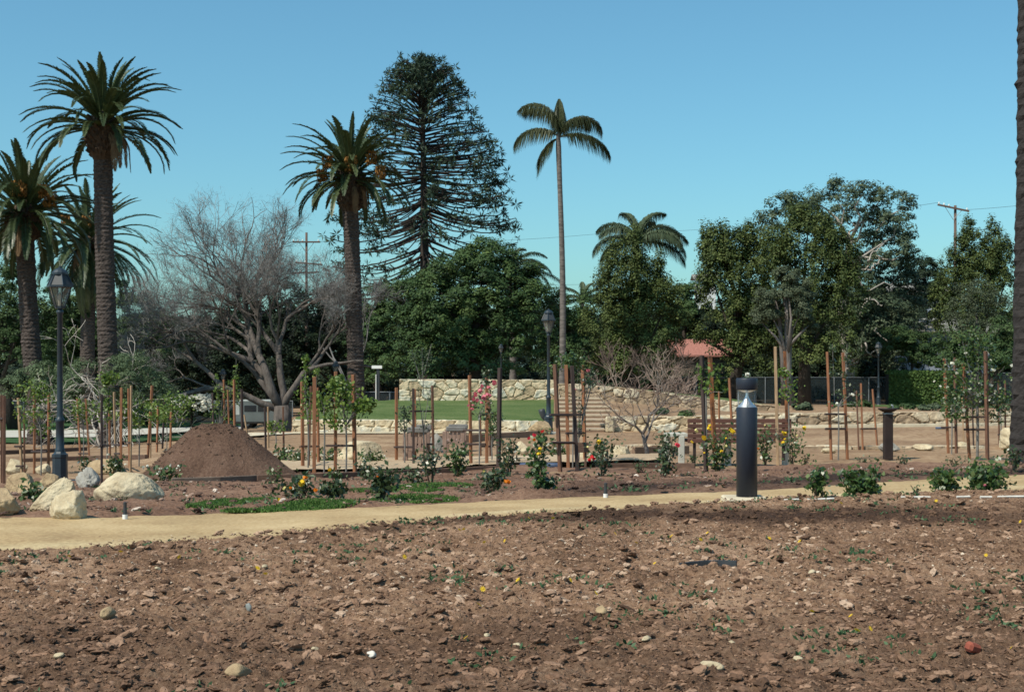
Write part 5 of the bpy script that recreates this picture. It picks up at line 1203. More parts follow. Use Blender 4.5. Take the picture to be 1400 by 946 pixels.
# --- the far tree line closing the view
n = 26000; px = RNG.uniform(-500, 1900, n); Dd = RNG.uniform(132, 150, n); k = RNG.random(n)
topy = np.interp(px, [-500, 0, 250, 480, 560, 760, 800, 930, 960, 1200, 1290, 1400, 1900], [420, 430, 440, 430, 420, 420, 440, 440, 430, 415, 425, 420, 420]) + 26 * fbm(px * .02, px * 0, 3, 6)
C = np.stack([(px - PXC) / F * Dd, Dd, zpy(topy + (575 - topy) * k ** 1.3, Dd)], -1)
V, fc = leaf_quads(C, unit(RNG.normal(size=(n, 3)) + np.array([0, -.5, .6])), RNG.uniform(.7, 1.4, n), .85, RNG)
o = mesh_np('far_treeline', V, fc, M['l_shade'], np.repeat(np.clip(RNG.normal(.35, .2, n), 0, 1), 4)); o['kind'] = 'stuff'

# --- bare trees
def bare_tree(name, b, trunks, label, seed, m, depth_n=6, r0=.4, spread=.55, length=3., up=.25, twigs=True, cat='tree', group=None, squash=1.0, env=None, shrink=.78, nbr=(2, 3), tw=.018, base=None, haze=0, hl=.55, hw=.022):
    """recursive bare branching; trunks: starting directions (dx,dy,dz,len,radius); env(p) says whether a tip is inside the tree's outline"""
    rng = np.random.default_rng(seed); t = thing(name, b, label, cat, group); mb = MB(); tb = MB(); tips = []
    def grow(p, d, L, r, k):
        n = 4 if L > .5 else 3; P = [p]; dd = d
        for q in range(n - 1):
            dd = unit(dd + rng.normal(size=3) * .16 + np.array([0, 0, up * .12])); P.append(P[-1] + dd * L / (n - 1))
        P = np.array(P); e = P[-1]
        rad = np.linspace(r, r * .66, n)
        (mb if k > 2 else tb).tube(P, np.maximum(rad, tw), 7 if k > 3 else (4 if k > 1 else 3), k == depth_n)
        if k < 3: tips.append((*e, *dd)); tips.append((*P[1], *dd))
        if k == 0 or (env and not env(e)): return
        for q in range(rng.integers(nbr[0], nbr[1] + 1)):
            a = rng.normal(size=3); a = unit(a - dd * (a @ dd)); ang = rng.uniform(.35, 1.) * spread
            nd = unit(dd * math.cos(ang) + a * math.sin(ang) + np.array([0, 0, up * .3]))
            st = P[-1] if q < 2 else P[-2]
            grow(st, nd, L * shrink * rng.uniform(.75, 1.15), r * (.66 if q == 0 else .55), k - 1)
    z0 = -.1
    if base:
        z0 = base[1]; mb.tube([(0, 0, -.3), (0, 0, .1), (.05, 0, z0 * .6), (0, 0, z0 + .25)], [base[0] * 1.35, base[0] * 1.1, base[0], base[0] * .8], 12)
    for dx, dy, dz, L, r in trunks: grow(np.array([0, 0, z0]), unit(np.array([dx, dy, dz])), L, r, depth_n)
    mb.build('trunk', M[m[0]], t, True)
    if haze:                                # the finest twigs: slivers too thin for tubes
        Q = np.repeat(np.array(tips), haze, 0); n = len(Q); A = unit(Q[:, 3:] + rng.normal(size=(n, 3)) * .8)
        V, fc = leaf_quads(Q[:, :3] + A * hl * .5 + rng.normal(size=(n, 3)) * .12, unit(rng.normal(size=(n, 3))), hl * rng.uniform(.4, 1.2, n), hw, rng, A)
        tb.add(V, fc)
    tb.build('crown', M[m[1]], t)
    return t
b = gd(385, 70)
def env1(p):
    return ((p[0] + 1.95) / 5.7) ** 2 + ((p[2] - 5.4) / 6.5) ** 2 + (p[1] / 6) ** 2 < 1
bare_tree('bare_tree', b, [(-.85, .1, 1.0, 2.9, .23), (-.3, -.3, 1.5, 3.0, .25), (.2, .3, 1.5, 2.8, .22), (.6, -.1, 1.1, 2.2, .2), (-1.5, -.2, .75, 3.0, .2), (-.5, .6, 1.4, 2.9, .2)],
          'large grey bare tree with spreading limbs behind the dirt pile', 11, ('bark_mid', 'twighaze'), 7, .4, .64, 3., .16, env=env1, nbr=(2, 3), shrink=.82, tw=.009, base=(.46, 1.0), haze=6, hl=.45, hw=.010)
b = gd(492, 84)
def env2(p):
    return ((p[0] - .2) / 2.1) ** 2 + ((p[2] - 6) / 5.2) ** 2 + (p[1] / 3) ** 2 < 1
bare_tree('bare_tree', b, [(-.3, .1, 1.3, 2.8, .09), (.15, -.1, 1.4, 2.8, .09), (.0, .3, 1.4, 2.8, .08)], 'slighter purplish bare tree behind the third palm trunk', 9, ('twighaze', 'twighaze'), 6, .2, .5, 3.2, .25, env=env2, nbr=(2, 3), tw=.011, haze=4, hw=.014)
b = gp(883, 622)
bare_tree('bare_sapling', b, [(-.02, 0, 1, .55, .05)], 'small bare tree with forked silvery trunk in front of the steps', 14, ('bark', 'twigred'), 7, .06, .95, .6, .3, nbr=(2, 3), shrink=.84, tw=.004)
for k, (px, h, lb) in enumerate(((845, .62, 'leafless reddish shrub on top of the sloping wall left of the bare tree'), (905, .75, 'leafless reddish shrub on top of the sloping wall behind the bare tree'))):
    b = gd(px, 57.5)
    bare_tree('bare_shrub', b, [(-.8, .1, 1, h, .02), (-.2, -.1, 1, h * 1.1, .02), (.3, .2, 1, h, .02), (.9, 0, 1, h, .02), (0, .4, 1, h, .02)], lb, 30 + k, ('twigred', 'twigdark'), 4, .04, .6, 1., .2, nbr=(2, 3), tw=.009, cat='shrub', group='leafless shrubs on the wall')
b = gd(140, 56)
bare_tree('weeping_tree', b, [(-.6, .1, 1.2, 1.3, .05), (.4, -.1, 1.3, 1.5, .055), (.9, .2, 1., 1.3, .045), (-1.3, .0, .8, 1.3, .045), (1.4, -.2, .8, 1.3, .045), (0, .3, 1.3, 1.5, .05)], 'weeping grey branched tree tangled around the foremost palm base', 21, ('bark_pale', 'bark_pale'), 5, .12, .95, 1.2, -.3, nbr=(2, 3), tw=.010)
# --- bunya pine
def bunya():
    D = 110; s = D / F; rng = np.random.default_rng(8); b = gd(580, D); t = thing('bunya_pine', b, 'towering dome topped bunya pine with tufted drooping branches', 'tree')
    env = ([78, 84, 92, 105, 130, 160, 200, 250, 290, 320, 350, 390, 430], [4, 22, 36, 49, 63, 78, 97, 110, 121, 131, 128, 118, 100])
    zz = lambda py: zpy(py, D) - b.z
    tx = lambda py: (np.interp(py, [75, 400, 560], [577, 581, 581]) - 580) * s
    mb = MB(); ps_ = np.linspace(560, 82, 20); mb.tube([(tx(p), 0, zz(p)) for p in ps_], np.linspace(.55, .10, 20), 10); mb.build('trunk', M['bunyabark'], t, True)
    br = MB(); C, N, A, R, Ls = [], [], [], [], []
    py = 82.
    while py < 415:
        nb = 9 if py < 130 else 8
        for k in range(nb):
            q = py + rng.uniform(-3, 3); R_ = np.interp(q, *env) * s * rng.uniform(.9, 1.06)
            if q > 320 and rng.random() < .25: continue
            a = rng.uniform(0, 6.283); dr = np.array([math.cos(a), math.sin(a), 0])
            z0 = zz(q); lift = np.interp(q, [75, 110, 170, 230, 300, 420], [.9, .55, .18, -.02, -.22, -.34])
            P = []
            for u in np.linspace(0, 1, 7):
                P.append(np.array([tx(q), 0, z0]) + dr * R_ * u + np.array([0, 0, R_ * (lift * (math.sin(u * 1.5) - .9) + (.10 if q > 200 else 0.) * u ** 4)]))
            P = np.array(P); br.tube(P, np.linspace(.075, .03, 7), 4, False)
            # tufts of needles towards the tip, denser near the top of the tree
            start = np.interp(q, [75, 120, 170, 250, 400], [.3, .55, .74, .82, .87]) if rng.random() < .85 else .55; m_ = int(np.interp(q, [75, 130, 200, 400], [7, 5, 4, 4]))
            for u in np.linspace(start, 1.02, m_):
                i = min(5, int(u * 6)); f = u * 6 - i; c = P[i] + (P[i + 1] - P[i]) * f + rng.normal(size=3) * .22
                w = np.interp(q, [75, 160, 300], [.42, .48, .55]) * (.65 + .5 * rng.random())
                kk = 13; g = unit(rng.normal(size=(kk, 3)) + np.array([0, 0, -.15]))
                C.append(c + g * w * .55 + np.array([0, 0, -.1 * w])); A.append(g); N.append(unit(np.cross(g, rng.normal(size=(kk, 3)))))
                Ls.append(np.full(kk, w)); R.append(np.clip(rng.normal(.42, .2) + rng.normal(0, .15, kk), 0, 1))
        py += 5. if py < 130 else 7.6
    br.build('branches', M['bunyabark'], t)
    C = np.concatenate(C); V, fc = leaf_quads(C, np.concatenate(N), np.concatenate(Ls), np.concatenate(Ls) * .2, rng, np.concatenate(A))
    mesh_np('crown', V, fc, M['l_bunya'], np.repeat(np.concatenate(R), 4), False, t)
bunya()

# --- palms
def frond(mbV, P, width, rng, n=42, droop=.3, vee=.55, taper=.3, lw=.028, r=.4):
    """leaflets on both sides of the rachis P (m,3)"""
    P = np.asarray(P); d = np.concatenate([[0], np.cumsum(np.linalg.norm(np.diff(P, axis=0), axis=1))]); L = d[-1]
    u = np.linspace(.10, 1, n); q = np.stack([np.interp(u * L, d, P[:, k]) for k in range(3)], -1); tg = unit(np.gradient(q, axis=0))
    side = np.cross(tg, np.array([0, 0, 1.])); side = unit(side + 1e-6); upv = np.cross(side, tg)
    out = []
    for sg in (-1, 1):
        l = width * np.clip(np.sin(np.clip(u * .92 + .08, 0, 1) * math.pi) ** .5, .25, 1) * rng.uniform(.85, 1.1, n)
        dirv = unit(side * sg * 1. + upv * vee + tg * (.75 + .5 * u[:, None]) + rng.normal(size=(n, 3)) * .09)
        mid = q + dirv * l[:, None] * .55; tip = q + dirv * l[:, None] + np.array([0, 0, -1.]) * (droop * l)[:, None]
        w = unit(np.cross(dirv, upv)) * lw
        V = np.stack([q - w * .6, q + w * .6, mid + w + np.array([0, 0, -.1]) * (droop * l)[:, None], tip, mid - w + np.array([0, 0, -.1]) * (droop * l)[:, None]], 1).reshape(-1, 3)
        i = np.arange(n)[:, None] * 5
        mbV.add(V, i + np.array([[0, 1, 2, 4]]), i + np.array([[4, 2, 3]]), np.repeat(np.clip(rng.normal(r, .13, n), 0, 1), 5))
def date_palm(px_base, D, trunk_px, crown_px, fl, label, seed, nf=62, fruit=(), r_t=.36, lowest=-.55, boss=1., zb=None, flare=1., tm='palmtrunk'):
    """trunk_px: (px, py) of the trunk top; crown radius fl in m"""
    rng = np.random.default_rng(seed + 50); b = gd(px_base, D)
    if zb is not None: b.z = zb
    t = thing('date_palm', b, label, 'palm', 'date palms'); top = np.array(at(*trunk_px, D) - b); H = top[2]
    mb = MB(); rows = int(H / .085); prof = []
    for k in range(rows):
        z = k / (rows - 1); rr = r_t * np.interp(z, [0, .04, .12, .8, 1], np.array([1.6, 1.3, 1.05, .95, 1.]) ** flare) * (1 + .022 * (1 if k % 2 else -1)) * (1 + .012 * rng.normal())
        prof.append((rr, z * H))
    prof = np.array(prof); n = 18; an = np.arange(n) / n * 6.283
    cx = top[0] * (prof[:, 1] / H) + .12 * np.sin(prof[:, 1] / H * 3 + seed) * (1 - prof[:, 1] / H)
    V = []
    for k in range(rows):
        a = an + (k % 2) * .17; rr = prof[k, 0] * (1 + .03 * rng.normal(size=n)); V.append(np.stack([cx[k] + rr * np.cos(a), rr * np.sin(a), np.full(n, prof[k, 1])], -1))
    k = np.arange(rows - 1)[:, None] * n; j = np.arange(n)[None]; j2 = (j + 1) % n
    mb.add(np.concatenate(V), np.stack([k + j, k + j2, k + n + j2, k + n + j], -1).reshape(-1, 4)); mb.build('trunk', M[tm], t)
    # the boss of cut frond bases
    bs_ = MB(); bh = 1.35 * boss
    bs_.lathe([(r_t * .9, -.05), (r_t * 1.45, .2 * bh), (r_t * 1.75, .55 * bh), (r_t * 1.6, .9 * bh), (r_t * 1.1, 1.15 * bh), (.1, 1.4 * bh)], 16, tuple(top))
    for k in range(150):
        a = k * 2.4; z = .1 + k / 150 * 1.0; rr = r_t * np.interp(z, [0, .2, .55, .9, 1.15], [1., 1.42, 1.72, 1.6, 1.2])
        d = np.array([math.cos(a), math.sin(a), .55]); p = top + np.array([rr * math.cos(a), rr * math.sin(a), z * bh])
        bs_.tube([p - d * .06, p + d * rng.uniform(.06, .2)], [.07, .035], 4)
    bs_.build('frond_boss', M['palmboss'], t)
    c0 = top + np.array([0, 0, bh * .95]); ra = MB(); fo = MB()
    for k in range(nf):
        u = k / (nf - 1); a = k * 2.39996 + rng.uniform(-.2, .2); el = 1.45 - (1.45 - lowest) * u ** .85 + rng.uniform(-.14, .14)
        L = fl * rng.uniform(.88, 1.08) * (.82 if u < .15 else 1); P = []; p = c0 + np.array([math.cos(a), math.sin(a), 0]) * r_t * .7 + np.array([0, 0, (.25 - u * .45) * bh]); e = el
        n_ = 9; bend = np.interp(u, [0, .3, 1], [.6, 1.3, 1.5]) * rng.uniform(.7, 1.3)
        for q in range(n_ + 1):
            P.append(p); e = el - bend * (q / n_) ** 1.5; p = p + np.array([math.cos(a) * math.cos(e), math.sin(a) * math.cos(e), math.sin(e)]) * L / n_
        ra.tube(P, np.linspace(.045, .012, n_ + 1), 4, False, .6)
        frond(fo, P, .33 * fl / 3.4 * rng.uniform(.8, 1.15), rng, 84, .24, .5, lw=.028, r=np.interp(u, [0, .5, 1], [.42, .42, .34]) + rng.normal() * .12)
    o = fo.build('crown', M['l_palm'], t); ra.build('rachis', M['l_palm'], t)
    for k in range(5):                                   # old brown fronds hanging by the boss
        a = rng.uniform(0, 6.283); d = np.array([math.cos(a), math.sin(a), 0]); L = fl * rng.uniform(.32, .6); e = -.2; p = top + d * r_t * 1.4 + np.array([0, 0, bh * .7]); P = []
        for q in range(8):
            P.append(p); e = max(-1.5, e - .32); p = p + (d * math.cos(e) + np.array([0, 0, math.sin(e)])) * L / 7
        df = MB(); df.tube(P, np.linspace(.04, .012, 8), 4, False); frond(df, P, .26, rng, 36, .7, .0, lw=.02, r=.5); df.build('dead_frond', M['deadfrond'], t)
    for (px, py, rp) in fruit:
        fb = MB(); c = np.array(at(px, py, D - r_t * 2.2) - b); s_ = D / F; kk = 220
        g = np.clip(rng.normal(size=(kk, 3)), -1.3, 1.3) * np.array([.45, .35, .55]) * rp * s_; 
        V, fc = leaf_quads(c + g, unit(rng.normal(size=(kk, 3))), .22, .07, rng, np.repeat([[.1, 0, -1.]], kk, 0) + rng.normal(size=(kk, 3)) * .35)
        mesh_np('fruit_cluster', V, fc, M['fruit'], None, False, t)
    return t
date_palm(147, 60, (141, 220), None, 3.25, 'tallest date palm with a long slightly leaning trunk on the left', 1, 78, (), .40, -.12, 1.25)
date_palm(52, 64, (34, 330), None, 3.7, 'date palm with orange fruit cut by the left picture edge', 2, 78, ((27, 258, 13), (68, 272, 12), (60, 262, 10)), .42, -.5)
date_palm(121, 84, (121, 362), None, 4.4, 'shaggy drooping date palm behind the two foremost palms', 3, 100, ((90, 301, 9), (119, 303, 9)), .42, -1.4)
date_palm(492, 70, (479, 290), None, 3.35, 'date palm with yellow orange fruit in front of the bunya pine', 4, 76, ((480, 224, 13), (448, 222, 11), (508, 216, 11), (440, 240, 10), (520, 236, 10)), .40, -.15, 1.35)
date_palm(1421, 22, (1415, -560), None, 3.4, 'dark palm trunk standing at the right picture edge', 5, 50, (), .30, -.35, flare=.25, tm='palmtrunk_dark')

def feather_palm(px, D, top, fronds, label, seed, r_t=.17, width=.62, droop=.75, n=60, m='l_queen', lw=.03, zb=None, ctr=None):
    """fronds: (azimuth deg, elevation deg, length m, bend rad)"""
    rng = np.random.default_rng(seed + 70); b = gd(px, D); t = thing('feather_palm', b, label, 'palm', 'feather palms'); tp = np.array(at(*top, D) - b)
    mb = MB(); nn = 60; zz = np.linspace(0, 1, nn); prof = r_t * np.interp(zz, [0, .1, .8, .95, 1], [1.5, 1.15, .85, .95, .6]); P = np.stack([tp[0] * zz + .1 * np.sin(zz * 4), 0 * zz, tp[2] * zz], -1)
    mb.tube(P, prof * (1 + .03 * (np.arange(nn) % 2)), 12); mb.build('trunk', M['queentrunk'], t, True)
    fo = MB(); ra = MB()
    for az, el, L, bend in fronds:
        a = math.radians(az); el = math.radians(el); p = tp - np.array([0, 0, .2]); P = []
        for q in range(11):
            P.append(p); e = el - bend * (q / 10) ** 1.25; p = p + np.array([math.cos(a) * math.cos(e), math.sin(a) * math.cos(e), math.sin(e)]) * L / 10
        ra.tube(P, np.linspace(.05, .014, 11), 4, False, .7); frond(fo, P, width, rng, n, droop, .15, lw=lw, r=.45 + rng.normal() * .12)
        frond(fo, P, width * .85, rng, n, droop * .6, .9, lw=lw, r=.45 + rng.normal() * .12)
    fo.build('crown', M[m], t); ra.build('rachis', M[m], t)
    return t
feather_palm(768, 75, (765, 182), [(176, 86, 3.3, 2.4), (168, 79, 2.8, 2.0), (2, 64, 3.0, 2.6), (20, 70, 2.3, 2.2), (181, 28, 2.8, 1.8), (184, -38, 2.1, .8), (0, 10, 3.1, 1.4), (95, 80, 2.0, 1.2), (90, 86, 2.1, .4)],
             'tall slender feather palm standing alone against the sky', 1, .150, .60, 1.5, 100, lw=.026)
feather_palm(868, 88, (872, 328), [(160, 60, 3.2, 1.9), (120, 80, 3, 1.5), (60, 70, 3.2, 1.9), (20, 55, 3.4, 2.0), (0, 25, 3.5, 1.8), (350, 5, 3.4, 1.3), (180, 25, 3.2, 1.7), (185, 5, 2.8, 1.4), (30, 80, 3.2, 1.7), (330, 35, 3.4, 1.8), (200, 50, 3, 1.9), (10, 40, 3.6, 1.7)],
             'bluish feather palm rising out of the olive green tree', 2, .2, .75, 1.1, 80, m='l_euc')
feather_palm(700, 92, (698, 368), [(10, 65, 3.0, 1.9), (0, 40, 3.2, 2.0), (170, 60, 2.4, 1.7), (60, 75, 2.8, 1.6), (345, 15, 3.2, 1.7), (30, 50, 3, 1.9), (5, 10, 4.2, 1.2)],
             'feather palm drooping over the right shoulder of the dome shaped tree', 3, .2, .5, .7, m='l_euc')
feather_palm(797, 98, (797, 408), [(170, 60, 2.2, 1.7), (10, 60, 2.2, 1.8), (90, 75, 2, 1.2), (200, 35, 2., 1.7), (340, 35, 2.2, 1.7), (0, 15, 2, 1.5), (180, 12, 2, 1.4), (40, 80, 1.8, 1.3)],
             'smallest feather palm, grey trunked, between the slender palm and the olive green tree', 4, .16, .42, .7, m='l_euc')


# ------------------------------------------------------------------ buildings, fence, hedge, van, poles
def gable(t, name, w, d, z0, h, m, over=.4, th=.12):
    mb = MB(); x, y = w / 2 + over, d / 2 + over
    V = []
    for dz in (0, th): V += [(-x, -y, z0 + dz), (x, -y, z0 + dz), (x, 0, z0 + h + dz), (-x, 0, z0 + h + dz), (-x, y, z0 + dz), (x, y, z0 + dz)]
    mb.add(V, [[6, 7, 8, 9], [9, 8, 11, 10], [0, 3, 2, 1], [3, 4, 5, 2], [0, 1, 7, 6], [4, 10, 11, 5], [1, 2, 8, 7], [2, 5, 11, 8], [3, 0, 6, 9], [4, 3, 9, 10]])
    return mb.build(name, M[m], t)
def house(px, D, w, d, hw, hr, wall, roof, label, zeave=None, windows=(), rz=0):
    b = gd(px, D)
    if zeave is not None: b.z = zeave - hw
    t = thing('house', b, label, 'house', None, rz)
    mb = MB(); mb.box((0, 0, hw / 2), (w, d, hw)); x, y = w / 2, d / 2
    for sx in (-1, 1): mb.add([(sx * x, -y, hw), (sx * x, y, hw), (sx * x, 0, hw + hr * .9)], None, [[0, 1, 2]])
    mb.build('wall', M[wall], t); gable(t, 'roof', w, d, hw, hr, roof)
    for wx, wz, ww, wh in windows:
        f = lbox(t, 'window', 'white', (wx, -d / 2 - .02, wz), (ww, .08, wh)); mb = MB(); mb.box((wx, -d / 2 - .065, wz), (ww - .14, .03, wh - .14)); mb.build('pane', M['window'], f)
    return t
house(955, 98, 3.4, 4, 2.6, 1.1, 'tanwall', 'rooftile', 'small house with a red clay tile roof between the trees', zpy(488, 98), [(.5, 1.4, .6, .8)])
house(964, 150, 2.0, 2.0, 9.5, .5, 'white', 'roofgrey', 'small white tower peeping between the olive green and jagged trees', zpy(383, 150), [(0, 8.6, .7, .9)])
house(1272, 104, 7, 6, 2.9, 1.0, 'housewall', 'roofgrey', 'blue grey house with a grey shingle roof behind the hedge', zpy(456, 104), [(-1.9, 1.6, 1.0, 1.1), (1.4, 1.5, 1.2, 1.1)])
house(1250, 150, 6, 6, 9, 1.2, 'housewall', 'roofgrey', 'distant bluish two storey house glimpsed below the eucalyptus', zpy(405, 150), [(-1, 7.6, 1, 1.2), (1.4, 7.6, 1, 1.2)])
def fence(px0, px1, D, ytop, ybot, n, label, screen='screen'):
    b = gd((px0 + px1) / 2, D); t = thing('fence', b, label, 'fence'); s = D / F; zt = zpy(ytop, D) - b.z; zb = zpy(ybot, D) - b.z
    x = lambda p: (p - (px0 + px1) / 2) * s
    mb = MB(); mb.box((0, .03, (zt + zb) / 2), (x(px1) - x(px0), .012, zt - zb)); mb.build('screen', M[screen], t)
    for p in np.linspace(px0, px1, n):
        mb = MB(); mb.tube([(x(p), 0, zb - .3), (x(p), 0, zt + .03)], .035, 8); mb.build('post', M['galv'], t)
    mb = MB(); mb.tube([(x(px0), 0, zt), (x(px1), 0, zt)], .022, 6); mb.build('rail', M['galv'], t)
fence(905, 1235, 92, 516, 556, 8, 'long dark screened fence behind the wall and bench')
fence(1290, 1440, 90, 510, 552, 4, 'dark screened fence behind the tall white rose')
fence(495, 552, 72, 536, 556, 4, 'grey wire fence beside the third palm base')
fence(-20, 400, 98, 548, 578, 9, 'dark wire fence far behind the left stakes')
# clipped hedge
b = gd(1262, 87); t = thing('clipped_hedge', b, 'clipped green hedge with a flat sunlit top behind the fountain', 'hedge'); rng = np.random.default_rng(4); s = 87 / F
x0, x1 = (1216 - 1262) * s, (1318 - 1262) * s; zt = zpy(509, 87) - b.z; n = 15000
f = rng.random(n); X = rng.uniform(x0, x1, n); top = f < .35
Yv = np.where(top, rng.uniform(0, 1.1, n), rng.normal(0, .06, n)); Zv = np.where(top, zt + rng.normal(0, .04, n), rng.uniform(.0, zt, n))
Nn = unit(np.where(top[:, None], [[0, -.1, 1.]], [[-.1, -.9, .5]]) + rng.normal(size=(n, 3)) * .8); V, fc = leaf_quads(np.stack([X, Yv, Zv], -1), Nn, .16 * rng.uniform(.7, 1.3, n), .11, rng)
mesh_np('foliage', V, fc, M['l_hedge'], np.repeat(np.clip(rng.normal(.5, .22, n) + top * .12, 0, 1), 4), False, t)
mb = MB(); mb.box(((x0 + x1) / 2, .6, zt / 2 - .05), (x1 - x0 - .1, 1., zt - .1)); mb.build('branches', M['bark_dark'], t)
tree('bush', 985, 88, [(985, 536, 26, 18), (1000, 530, 14, 16)], 'small green bush at the fence left of the bollard', 60, 'l_hedge', 3000, .18, .3, .06, cat='bush', limbs=False)
for k, (px, py, rx, lb) in enumerate(((1170, 553, 26, 'green weedy clump on the dirt left of the far slim lamp'), (1095, 556, 16, 'green weedy clump at the foot of the pale tree trunks'), (1232, 556, 20, 'green weedy clump below the clipped hedge, right of the far slim lamp'), (1275, 557, 22, 'green weedy clump below the right end of the clipped hedge'), (938, 567, 11, 'green ground plant above the low wall left of the slatted bench'), (905, 563, 8, 'green ground plant on the slope right of the steps'), (1300, 562, 14, 'green ground plant behind the left stake pair of the tall white rose'))):
    D = depth(px, py + 4); tree('ground_plant', px, D, [(px, py + 1, rx, 3), (px + rx * .4, py, rx * .4, 4), (px - rx * .5, py + 1, rx * .3, 3.5)], lb, 70 + k, 'l_euc' if k % 2 else 'l_mid', 700, .16, .14, .02, cat='plant', group='weedy clumps on the dirt', limbs=False)

# parked van
b = gd(355, 84); t = thing('parked_van', b, 'boxy grey green van with a pale roof parked behind the dirt pile', 'van'); s = 84 / F
w = 62 * s; h = zpy(548, 84) - b.z
mb = MB(); x = w / 2
sec = [(-x, .35), (-x, h * .55), (-x + .12, h * .93), (-x + .3, h), (x - .2, h), (x, h * .93), (x, .35)]
V = [(p, -.9, z) for p, z in sec] + [(p, .9, z) for p, z in sec]; n = len(sec)
fcs = [[k, (k + 1) % n, n + (k + 1) % n, n + k][::-1] for k in range(n)]
mb.add(V, fcs); bm = MB()
o = mb.build('body', M['vanbody'], t)
me = o.data; bmm = bmesh.new(); bmm.from_mesh(me); bmm.verts.ensure_lookup_table(); bmm.faces.new([bmm.verts[k] for k in range(n)]); bmm.faces.new([bmm.verts[n + k] for k in range(n)][::-1]); bmesh.ops.recalc_face_normals(bmm, faces=bmm.faces[:]); bmm.to_mesh(me); bmm.free()
lbox(t, 'roof', 'vanroof', (0.05, 0, h + .02), (w - .5, 1.7, .09), None, .03)
for px in (-x + .95, -x + 1.75): lbox(t, 'window', 'window', (px, -.905, h * .74), (.7, .03, h * .22), None, .01)
lbox(t, 'windscreen', 'vanroof', (-x + .18, -.905, h * .72), (.3, .03, h * .42), None, .01)
lbox(t, 'bumper', 'rubber', (0, -.93, .38), (w * .96, .06, .12), None, .01)
for px in (-x + .75, x - .65):
    for y in (-.72, .72):
        mb = MB(); mb.tube([(px, y - .12, .34), (px, y + .12, .34)], .34, 18); wh = mb.build('wheel', M['rubber'], t); mb = MB(); mb.tube([(px, y - .135, .34), (px, y + .135, .34)], .17, 12); mb.build('hub', M['galv'], wh)

def pole(px, D, ytop, arms, label, lamp=None, ybase=None):
    b = gd(px, D); t = thing('utility_pole', b, label, 'utility pole'); s = D / F; zt = zpy(ytop, D) - b.z
    mb = MB(); mb.tube([(0, 0, -.3), (0, 0, zt)], [.14, .10], 10); mb.build('post', M['pole'], t, True)
    for (x0, x1, ya, yb) in arms:
        a = np.array(at(x0, ya, D - .2) - b); e = np.array(at(x1, yb, D - .2) - b); d = e - a
        mb = MB(); mb.box((a + e) / 2, (np.linalg.norm(d), .12, .13), Matrix.Rotation(-math.atan2(d[2], d[0]), 3, 'Y')); am = mb.build('crossarm', M['pole'], t)
        for k in (.04, .2, .36, .93):
            p = a + d * k; mb = MB(); mb.lathe([(.02, .05), (.05, .08), (.06, .16), (.03, .22), (0, .24)], 8, tuple(p)); mb.build('insulator', M['white'], am)
        mb = MB(); m_ = (a + e) / 2
        for k in (-.28, .28): mb.tube([m_ + d * k, m_ + np.array([0, .05, -.9])], .02, 4)
        mb.build('brace', M['galv'], am)
    if lamp:
        mb = MB(); P = [np.array(at(x, y, D - .4) - b) for x, y in lamp]; mb.tube(P, .05, 6); am = mb.build('lamp_arm', M['galv'], t, True)
        e = P[-1]; mb = MB(); mb.tube([e + (-.1, 0, -.02), e + (.25, 0, .02), e + (.75, 0, .06), e + (.95, 0, .03)], [.08, .16, .2, .06], 10); mb.build('lamp_head', M['white'], am, True)
    return t
pole(419, 122, 318, [(400, 438, 331, 331), (404, 441, 359, 362), (396, 436, 374, 372)], 'wooden utility pole with three crossarms among the bare branches', [(420, 436), (432, 430), (442, 423)])
pole(1306, 110, 281, [(1282, 1325, 280, 289)], 'wooden utility pole with one tilted crossarm at the right')
pole(832, 170, 350, [(821, 841, 354, 356)], 'far utility pole mostly hidden by the olive green tree')
def wire(name, pts, label, r=.016):
    P = [np.array(at(*p)) for p in pts]; Q = []
    for a, e in zip(P[:-1], P[1:]):
        for k in range(12):
            u = k / 12; Q.append(a + (e - a) * u - np.array([0, 0, 4 * u * (1 - u) * .012 * np.linalg.norm(e - a)]))
    Q.append(P[-1]); mb = MB(); mb.tube(Q, r * .75, 4); return move_origin(tag(mb.build(name, M['darkmetal']), label, 'wire', 'overhead wires'), P[0])
wire('overhead_wire', [(420, 330, 122), (832, 318.5, 150), (1284, 277, 110)], 'long thin overhead wire crossing the sky to the tilted crossarm')
wire('overhead_wire', [(1322, 287, 110), (1480, 270, 105)], 'short thin overhead wire leaving the tilted crossarm to the right')
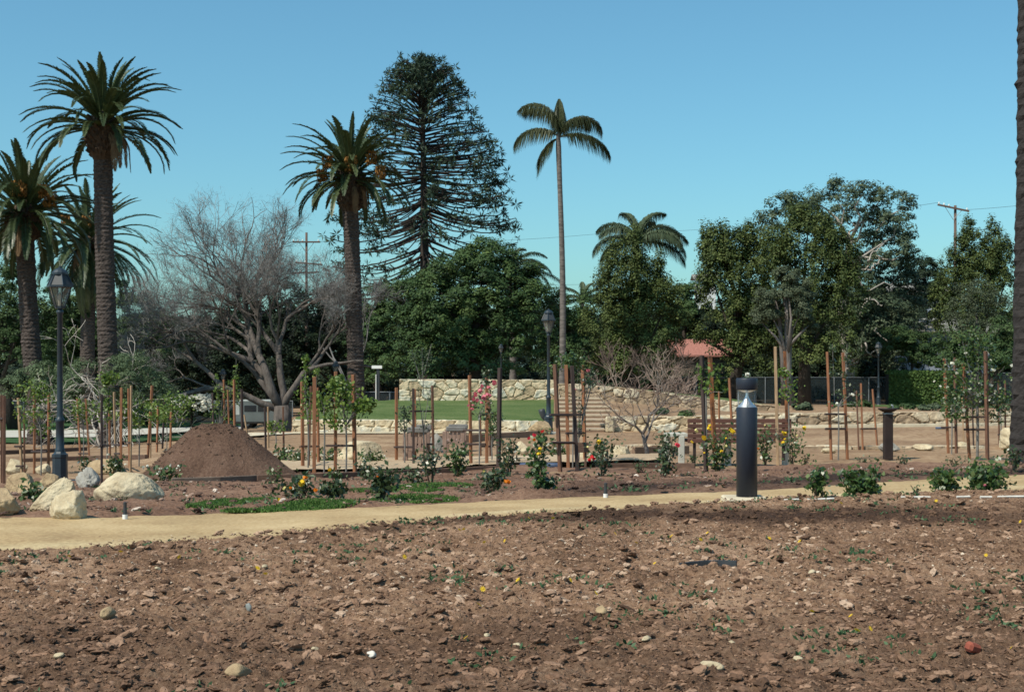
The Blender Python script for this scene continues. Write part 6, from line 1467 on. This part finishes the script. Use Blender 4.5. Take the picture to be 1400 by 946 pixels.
wire('overhead_wire', [(422, 372, 122), (838, 388, 150), (1306, 377, 110)], 'lower overhead wire passing in front of the olive green tree')
wire('overhead_wire', [(1308, 346, 110), (1480, 352, 105)], 'lower overhead wire right of the tilted crossarm pole')


# ------------------------------------------------------------------ light, sky, camera
sv = Vector((-.68, -.60, 0)).normalized() * math.cos(math.radians(52)); sv.z = math.sin(math.radians(52))
sun = bpy.data.lights.new('sun', 'SUN'); sun.energy = 5.; sun.angle = math.radians(.5); sun.color = (1., .925, .79)
so = bpy.data.objects.new('sun', sun); COL.objects.link(so); so.rotation_euler = sv.to_track_quat('Z', 'Y').to_euler(); so.location = (-20, -20, 40)
w = bpy.data.worlds.new('World'); SC.world = w; w.use_nodes = True; nt = w.node_tree
sky = nt.nodes.new('ShaderNodeTexSky'); sky.sky_type = 'NISHITA'; sky.sun_disc = False; sky.sun_elevation = math.radians(52); sky.sun_rotation = math.atan2(sv.x, sv.y)
sky.air_density = 1.0; sky.dust_density = 1.1; sky.ozone_density = 6.; sky.altitude = 0
bg = nt.nodes['Background']; bg.inputs['Strength'].default_value = .15
tint = nt.nodes.new('ShaderNodeMix'); tint.data_type = 'RGBA'; tint.blend_type = 'MULTIPLY'; tint.inputs[0].default_value = 1.; tint.inputs[7].default_value = (.71, 1.03, .92, 1)
nt.links.new(sky.outputs[0], tint.inputs[6]); nt.links.new(tint.outputs[2], bg.inputs['Color'])

cam = bpy.data.cameras.new('camera'); cam.lens = 50; cam.sensor_width = 36; cam.clip_end = 8000; cam.shift_y = 27 / 1400
co = bpy.data.objects.new('camera', cam); COL.objects.link(co); co.location = (0, 0, CZ); co.rotation_euler = (math.radians(90), 0, 0); SC.camera = co
SC.view_settings.view_transform = 'Standard'; SC.view_settings.look = 'None'; SC.view_settings.exposure = 0; SC.view_settings.gamma = 1
try:
    SC.cycles.max_bounces = 6; SC.cycles.transparent_max_bounces = 16; SC.cycles.filter_width = 1.6; SC.cycles.use_denoising = True
except Exception: pass
